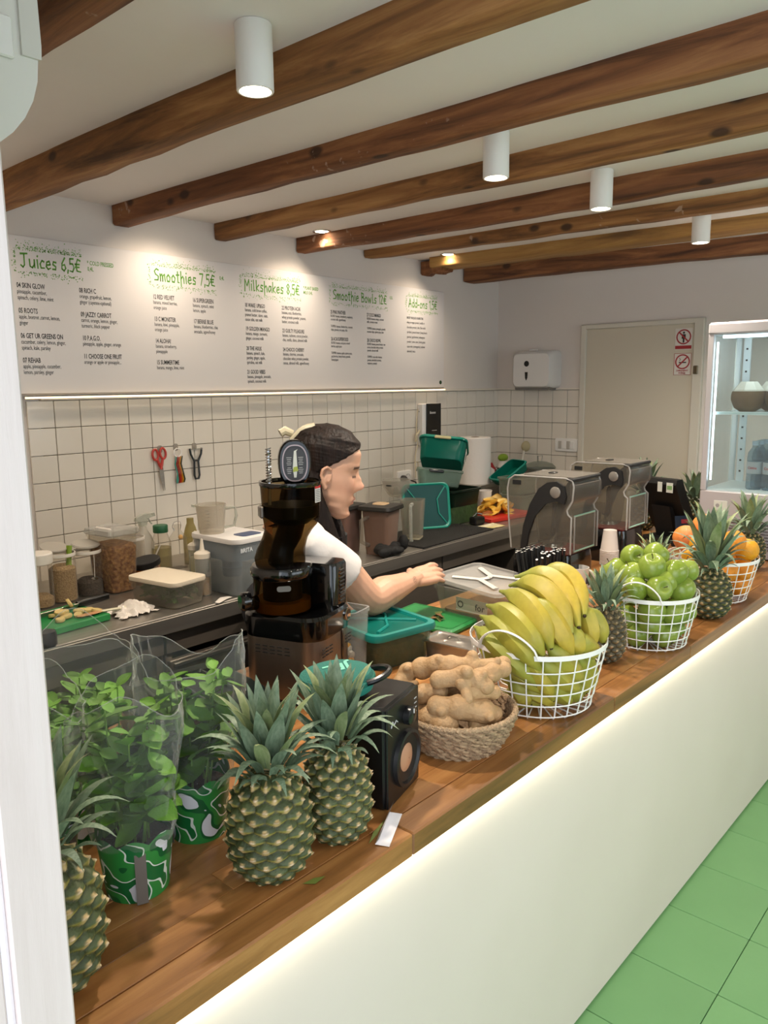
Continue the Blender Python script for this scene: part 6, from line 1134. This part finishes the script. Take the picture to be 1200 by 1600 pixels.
# ---------------------------------------------------------------- the person behind the bar, leaning over it
pers = thing('person', 'person with long dark hair, white T-shirt and black apron reaching over the bar', 'person', (0, -1.0, 0))
off = V((0, 1.0, 0))
HC = V((.155, -1.268, 1.330)); f0 = V((.72, -.69, 0)).normalized(); pit = R(11)
l0 = V((0, 0, 1)).cross(f0); f = f0*cos(pit)-V((0, 0, 1))*sin(pit); u = f.cross(l0)
HM = M(((f.x, l0.x, u.x, HC.x), (f.y, l0.y, u.y, HC.y), (f.z, l0.z, u.z, HC.z), (0, 0, 0, 1)))
KF = [(-.118,.055),(-.112,.076),(-.100,.086),(-.088,.080),(-.076,.0775),(-.060,.086),(-.045,.085),(-.025,.086),(0,.086),(.02,.0835),(.04,.088),(.07,.088),(.095,.074),(.115,.045),(.126,.010)]
KB = [(-.118,.045),(-.11,.030),(-.095,.016),(-.075,-.012),(-.045,-.052),(0,-.090),(.04,-.098),(.07,-.098),(.095,-.088),(.115,-.06),(.126,-.02)]
KW = [(-.118,.014),(-.110,.028),(-.095,.042),(-.075,.053),(-.045,.063),(0,.071),(.04,.074),(.07,.074),(.095,.064),(.115,.042),(.126,.012)]
g2 = lambda a, s: math.exp(-(a/s)**2)
def head_rings(n=72, m_=64, face=True):
    rg = []
    for j in range(m_+1):
        z = -.118+.244*j/m_; F, B, W_ = curve(KF, z), curve(KB, z), curve(KW, z); c = (F+B)/2+.012*(F-B)/.18; r = []
        for i in range(n):
            a = tau*i/n; ca, sa = cos(a), sin(a)
            x = c+(F-c)*abs(ca)**.80 if ca > 0 else c-(c-B)*abs(ca)**.95
            y = W_*abs(sa)**.86*(1 if sa > 0 else -1)
            if ca > 0 and face:
                k = curve([(-.040,0),(-.032,.010),(-.024,.024),(-.016,.027),(0,.0165),(.016,.008),(.030,.003),(.045,0)], z); s = curve([(-.04,.017),(-.022,.0145),(0,.0095),(.03,.010)], z)
                x += k*g2(y, s)+.0045*g2(abs(y)-.012, .006)*g2(z+.024, .008)
                x += .0095*g2(z+.0540, .0058)*g2(y, .021)+.0095*g2(z+.0685, .0062)*g2(y, .018)-.004*g2(z+.061, .003)*g2(y, .022)
                x += -.0085*g2(abs(y)-.032, .014)*g2(z-.017, .012)+.0065*g2(abs(y)-.032, .0095)*g2(z-.014, .008)+.003*g2(abs(y)-.03, .02)*g2(z-.036, .007)
                x += .004*g2(abs(y)-.042, .018)*g2(z+.018, .02)
            r.append((x, y, z))
        rg.append(r)
    return rg
sk = MB(); sk.loft(head_rings(), T=HM)
for s in (-1, 1):
    sk.tube([(.004, s*.071, -.030), (-.004, s*.077, -.018), (-.014, s*.083, .004), (-.013, s*.085, .020), (-.002, s*.083, .029), (.010, s*.077, .022)], [.0065, .0055, .0045, .0045, .0045, .004], 8, T=HM)
    sk.ball((-.002, s*.073, .0), (.010, .0055, .020), 10, 8, T=HM); sk.ball((.002, s*.074, -.027), (.007, .005, .008), 8, 6, T=HM); sk.tube([(.010, s*.073, .010), (.012, s*.075, -.002), (.008, s*.075, -.012)], .0035, 6, T=HM)
nb = V((.098, -1.200, 1.200)); hp = HM @ V((-.030, 0, -.055))
sk.tube([hp+V((0, 0, .02)), hp, (hp+nb)/2, nb, nb+V((-.02, .02, -.05))], [.044, .044, .045, .054, .075], 20)
RT = V((-.69, -.72, 0)); shR = V((.030, -1.338, 1.150)); shL = nb-RT*.155+V((0, .02, -.055))
elb = V((.203, -1.388, .982)); wri = V((.412, -1.364, .991))
def limb(P, rs, n=16, k=5): 
    pts = smooth_pts(P, k); m_ = len(pts); q = [rs[min(len(rs)-1, int(i/k))]+(rs[min(len(rs)-1, int(i/k)+1)]-rs[min(len(rs)-1, int(i/k))])*((i % k)/k) for i in range(m_)]
    return pts, q
pts, rs = limb([shR+V((-.02, .03, .0)), shR, shR*.5+elb*.5+V((0, -.006, .004)), elb+V((-.012, 0, .004)), elb*.72+wri*.28+V((0, -.004, .004)), elb*.4+wri*.6, wri, wri+V((.03, .002, .002))], [.055, .053, .049, .047, .0475, .039, .0275, .0265]); sk.tube(pts, rs, 18)
# right hand: palm, four separate bent fingers, thumb
hd = V((.975, .06, -.05)).normalized(); ha = V((.05, -.80, -.55)).normalized(); ha = (ha-hd*ha.dot(hd)).normalized(); hn = ha.cross(hd); hn = hn if hn.z > 0 else -hn
W0 = wri+V((.018, 0, .001)); P_ = lambda d, a, n_: W0+hd*d+ha*a+hn*n_
for a, r0, r1 in ((-.022, .017, .0135), (-.004, .019, .015), (.014, .018, .0145), (.028, .014, .0125)): sk.tube([P_(0, a*.55, 0), P_(.035, a*.85, .004), P_(.076, a, .006)], [r0*1.12, r0, r1], 12)
FT = []
for a, L_, r, dr in ((-.027, .071, .0090, .004), (-.0085, .079, .0093, .0), (.0100, .073, .0090, -.003), (.0275, .058, .0080, -.006)):
    k0 = P_(.072, a*.96, .006); k1 = k0+hd*L_*.46+hn*(.001+dr)+ha*a*.08; k2 = k1+hd*L_*.33-hn*(.005-dr*.3); k3 = k2+hd*L_*.27-hn*.008; sk.tube([k0, k1, k2, k3], [r*1.08, r, r*.92, r*.72], 10); sk.ball(k3, (r*.72,)*3, 8, 6); FT.append((k2, k3, r))
th = [P_(.012, -.024, -.008), P_(.036, -.044, -.018), P_(.058, -.050, -.030), P_(.078, -.048, -.040)]; sk.tube(th, [.015, .012, .0102, .0078], 10); sk.ball(th[-1], (.0078,)*3, 8, 6)
# left arm hanging at her side
eL = V((.30, -1.06, .99)); wL = V((.36, -1.17, .86))
pts, rs = limb([shL, shL*.5+eL*.5, eL, eL*.5+wL*.5, wL, wL+V((.02, -.03, -.02))], [.052, .047, .044, .042, .027, .024]); sk.tube(pts, rs, 14)
dl = V((.25, -.75, -.5)).normalized(); al = dl.cross(V((0, 0, 1))).normalized(); sk.tube([wL, wL+dl*.06, wL+dl*.09], [.026, .034, .030], 12, flat=.55)
for k in range(4): a = al*(.020*(1.5-k)); b0 = wL+dl*.085+a; sk.tube([b0, b0+dl*.035+V((0, 0, -.01)), b0+dl*.055+V((0, 0, -.03)), b0+dl*.055+V((0, .0, -.045))], [.0085, .008, .0075, .006], 8)
sk.tube([wL+dl*.03+al*.02, wL+dl*.05+al*.05, wL+dl*.075+al*.06], [.012, .010, .007], 8)
pel = V((.245, -.985, .88)); che = V((.185, -1.125, 1.085))
sk.tube([nb+V((0, 0, -.03)), che], [.07, .09], 16)
me = fused(sk, .0026, 2, 'skin')
inv = HM.inverted(); tone = srgb('c79a80'); lipc = srgb('a9655a'); pink = srgb('c0806c'); lash = srgb('2a1a14')
def skincol(co, no):
    p = inv @ co
    c = tone
    if p.x > .03 and abs(p.y) < .07 and -.12 < p.z < .13:
        c = lerp(c, pink, .55*g2(p.z+.02, .012)*g2(p.y, .012)+.35*g2(abs(p.y)-.043, .02)*g2(p.z+.022, .022))
        c = lerp(c, lipc, .9*g2(p.z+.061, .0095)*(1 if abs(p.y) < .023 else 0)*(1 if p.x > .07 else 0))
        e = g2(p.z-(.0095-.10*(abs(p.y)-.032)**2*30), .0029)*(1 if .018 < abs(p.y) < .047 else 0); c = lerp(c, lash, min(1, e*1.1))
        e = g2(p.z-(.036-.12*max(0, abs(p.y)-.034)), .0044)*(1 if .014 < abs(p.y) < .052 else 0); c = lerp(c, lash, min(.95, e*1.2))
    return c
paint(me, skincol)
if True:   # ink mark near the wrist, a colour of the skin itself
    at = me.color_attributes['Col']
    for i, v in enumerate(me.vertices):
        d = (v.co-(wri*.90+elb*.10+V((0, -.029, .010)))).length
        if d < .011 and .003 < d % .006: at.data[i].color = (*srgb('6b5148'), 1)
me.materials.append(mat('skin', 'c79a80', .48, attr='Col', sss=.06, nz=(60, 'b5836b', .15)))
for v in me.vertices: v.co += off
link(me, 'body', pers)
for k2, k3, r in FT:      # nails
    n_ = (hn*.8+hd*.5).normalized(); MB().ball((0, 0, 0), (r*.75, r*.55, r*.22), 8, 6, T=M.Translation(k3+n_*r*.55+off) @ V((0, 0, 1)).rotation_difference(n_).to_matrix().to_4x4()).build('nail', mat('nail', 'c99a8c', .3), pers)
pts = [wri+V((-.030, 0, 0))+V((0, cos(tau*i/24)*.031, sin(tau*i/24)*.031)) for i in range(24)]; MB().tube([p+off for p in pts], .0008, 5, closed=True).build('bracelet', mat('bracelet_dark', '2a211c', .5), pers)
# T-shirt, apron, trousers, shoes
def ring(c, fw, a, b_, n=28, tilt=0):
    fw = fw.normalized(); sd = V((0, 0, 1)).cross(fw); up = V((0, 0, 1)); return [c+fw*(b_*cos(tau*i/n))+sd*(a*sin(tau*i/n)*abs(sin(tau*i/n))**-.15 if sin(tau*i/n) else 0)+up*(tilt*cos(tau*i/n)) for i in range(n)]
ts = MB(); ts.loft([ring(pel+V((0, .0, -.02)), f0, .150, .110), ring(pel*.5+che*.5, f0, .135, .100), ring(che, f0, .145, .110, tilt=-.03), ring(che*.4+nb*.6+V((0, 0, -.012)), f0, .150, .095, tilt=-.03), ring(nb+V((0, 0, -.022)), f0, .085, .070, tilt=-.02)])
mid = shR*.42+elb*.58; dr_ = (elb-shR).normalized()
pts, rs = limb([che*.45+nb*.55, shR+V((-.01, .012, .004)), shR*.7+elb*.3, shR*.48+elb*.52], [.080, .066, .066, .068]); ts.tube(pts, rs, 20)
pts, rs = limb([che*.45+nb*.55, shL, shL*.5+eL*.5], [.085, .066, .064]); ts.tube(pts, rs, 18)
me = fused(ts, .006, 6, 'shirt'); me.materials.append(mat('shirt_white', 'c6c2c0', .85, bump=(22, .35)))
for v in me.vertices: v.co += off
link(me, 'shirt', pers)
ap = MB()
for dz in (0,):
    rg = []
    for c, a, b_ in ((V((.265, -.99, .42)), .22, .165), (pel+V((.0, .0, -.05)), .20, .145), (pel*.5+che*.5, .165, .128), (che+V((0, 0, -.0)), .135, .137), (che*.45+nb*.55+V((.01, -.01, .0)), .105, .128)):
        fw = f0; sd = V((0, 0, 1)).cross(fw); rg.append([c+fw*(b_*cos(R(-78+156*i/20)))+sd*(a*sin(R(-78+156*i/20))) for i in range(21)]+[c+fw*((b_-.006)*cos(R(78-156*i/20)))+sd*((a-.004)*sin(R(78-156*i/20))) for i in range(21)])
    ap.loft(rg)
ap.v = [tuple(V(q)+off) for q in ap.v]; ap.build('apron', mat('apron_black', '0d0d0f', .75, bump=(40, .3)), pers)
for s in (-1, 1): MB().tube([V(p)+off for p in smooth_pts([che*.45+nb*.55+f0*.10+RT*(s*.06)+V((0, 0, -.03)), nb+RT*(s*.070)+f0*.045+V((0, 0, .0)), nb+RT*(s*.070)-f0*.03+V((0, 0, .005)), nb-f0*.085+V((0, 0, -.02))])], .010, 6, flat=.25).build('apron_strap', MATS['apron_black'], pers)
tr = MB(); 
for s in (-1, 1): a = pel+RT*(s*.09); tr.tube([a+V((0, 0, .03)), a+V((-.01, .0, -.30))*1.0+V((0, 0, 0)), V((a.x, -1.0+.0*s, .45)), V((a.x-.01, -.99, .10))], [.105, .095, .065, .052], 16)
tr.ball(tuple(pel+V((0, 0, .0))), (.155, .135, .12), 18, 12); me = fused(tr, .009, 5, 'trousers'); me.materials.append(mat('trousers_dark', '1b1c22', .85))
for v in me.vertices: v.co += off
link(me, 'trousers', pers)
for s in (-1, 1):
    a = pel+RT*(s*.09); b = MB(); c = V((a.x-.01, -.99, .0)); b.ball((c.x, c.y, .055), (.045, .045, .05), 12, 8); b.tube([V((c.x, c.y, .04))-f0*.03, V((c.x, c.y, .045))+f0*.07, V((c.x, c.y, .034))+f0*.16], [.042, .044, .030], 14); b.v = [(x, y, max(z, .002)) for x, y, z in b.v]; b.v = [tuple(V(q)+off) for q in b.v]; b.build('shoe', m_white, pers)
# hair: cap, long locks down the back and over the far shoulder
hb_ = MB(); hb_.ball((-.045, 0, -.006), (.066, .064, .082), 20, 14, T=HM)
XH = [(-.07,-.050),(-.03,-.036),(.0,-.029),(.022,-.010),(.034,.010),(.048,.030),(.062,.048),(.076,.064),(.088,.080),(.098,.10),(.13,.2)]
def hair_cap():
    out = []
    for j, rg_ in enumerate(head_rings(112, 84, False)):
        r = []
        for x, y, z in rg_:
            d = curve(XH, z)-x; m_ = max(0, min(1, d/.009+.35)); m_ = m_*m_*(3-2*m_)
            if z < -.075: m_ = 0
            lam = math.atan2(y, z-.025); rel = .0005*sin(lam*64+3*sin(x*30))+.0005*sin(lam*103+x*40+2*sin(x*55))
            h = -.007+(.0155+rel+.006*max(0, min(1, (d-.03)/.06)))*m_
            n_ = V((x+.008, y, z-.03)); n_.normalize(); r.append((x+n_.x*h, y+n_.y*h, z+n_.z*h))
        out.append(r)
    return out
hb_.loft(hair_cap(), T=HM)
q = random.Random(6)
def lock(P, r): pts = smooth_pts(P, 5); hb_.tube([HM @ p for p in pts], [r*(.55+.55*sin(pi*min(1, .12+.8*i/len(pts)))) for i in range(len(pts))], 8, flat=.7)
for k in range(16):
    s = -1+2*k/15; lock([(-.055, s*.055, .02), (-.085-.015*cos(s), s*.066, -.06), (-.090, s*.080, -.14), (-.085+q.uniform(-.01, .01), s*.095, -.21), (-.075, s*.10, -.27+q.uniform(-.03, .03))], .020)
for k in range(9):
    s = k/8; lock([(-.030-.03*s, .060, .0), (-.015-.02*s, .074, -.06), (.005+.04*s, .070-.02*s, -.13), (.030+.045*s, .050-.03*s, -.19), (.045+.05*s+q.uniform(-.01, .01), .035-.03*s, -.25+q.uniform(-.02, .02))], .019)
for k in range(11):
    s = k/10; lock([(-.030-.03*s, -.064, .010), (-.018-.03*s, -.074, -.05), (.018-.055*s, -.075, -.115), (.055-.075*s, -.064, -.18), (.078-.09*s+q.uniform(-.008, .008), -.050, -.25+q.uniform(-.02, .02))], .018)
me = fused(hb_, .0021, 1, 'hair')
for v in me.vertices: v.co += off
me.materials.append(mat('dark_hair', '120b08', .55, 0, .2, nz=(70, '231610', .8), bump=(120, .45), stretch=(1, 1, .12))); link(me, 'hair', pers)
HMo = M.Translation(off) @ HM
cl = [[(-.055-.0*k, y*.9, .122), (-.082, y*1.1, .108), (-.108, y*1.1, .070), (-.118, y*.8, .030), (-.110, y*.5, .012)] for k, y in ((0, 1),)]
m_clip = mat('horn_clip', 'bdb49a', .3, nz=(40, 'a39a80', .6))
cp = MB()
for y in (-.022, -.007, .007, .022): cp.tube([HMo @ p for p in smooth_pts([(-.052, y, .128), (-.084, y*1.15, .112), (-.110, y*1.15, .074), (-.121, y*.9, .034), (-.108, y*.6, .014)])], .0072, 8)
cp.build('hair_clip', m_clip, pers); MB().tube([HMo @ V(p) for p in ((-.108, 0, .095), (-.130, 0, .100), (-.142, -.004, .090))], [.010, .013, .012], 10).build('clip_grip', m_clip, pers)
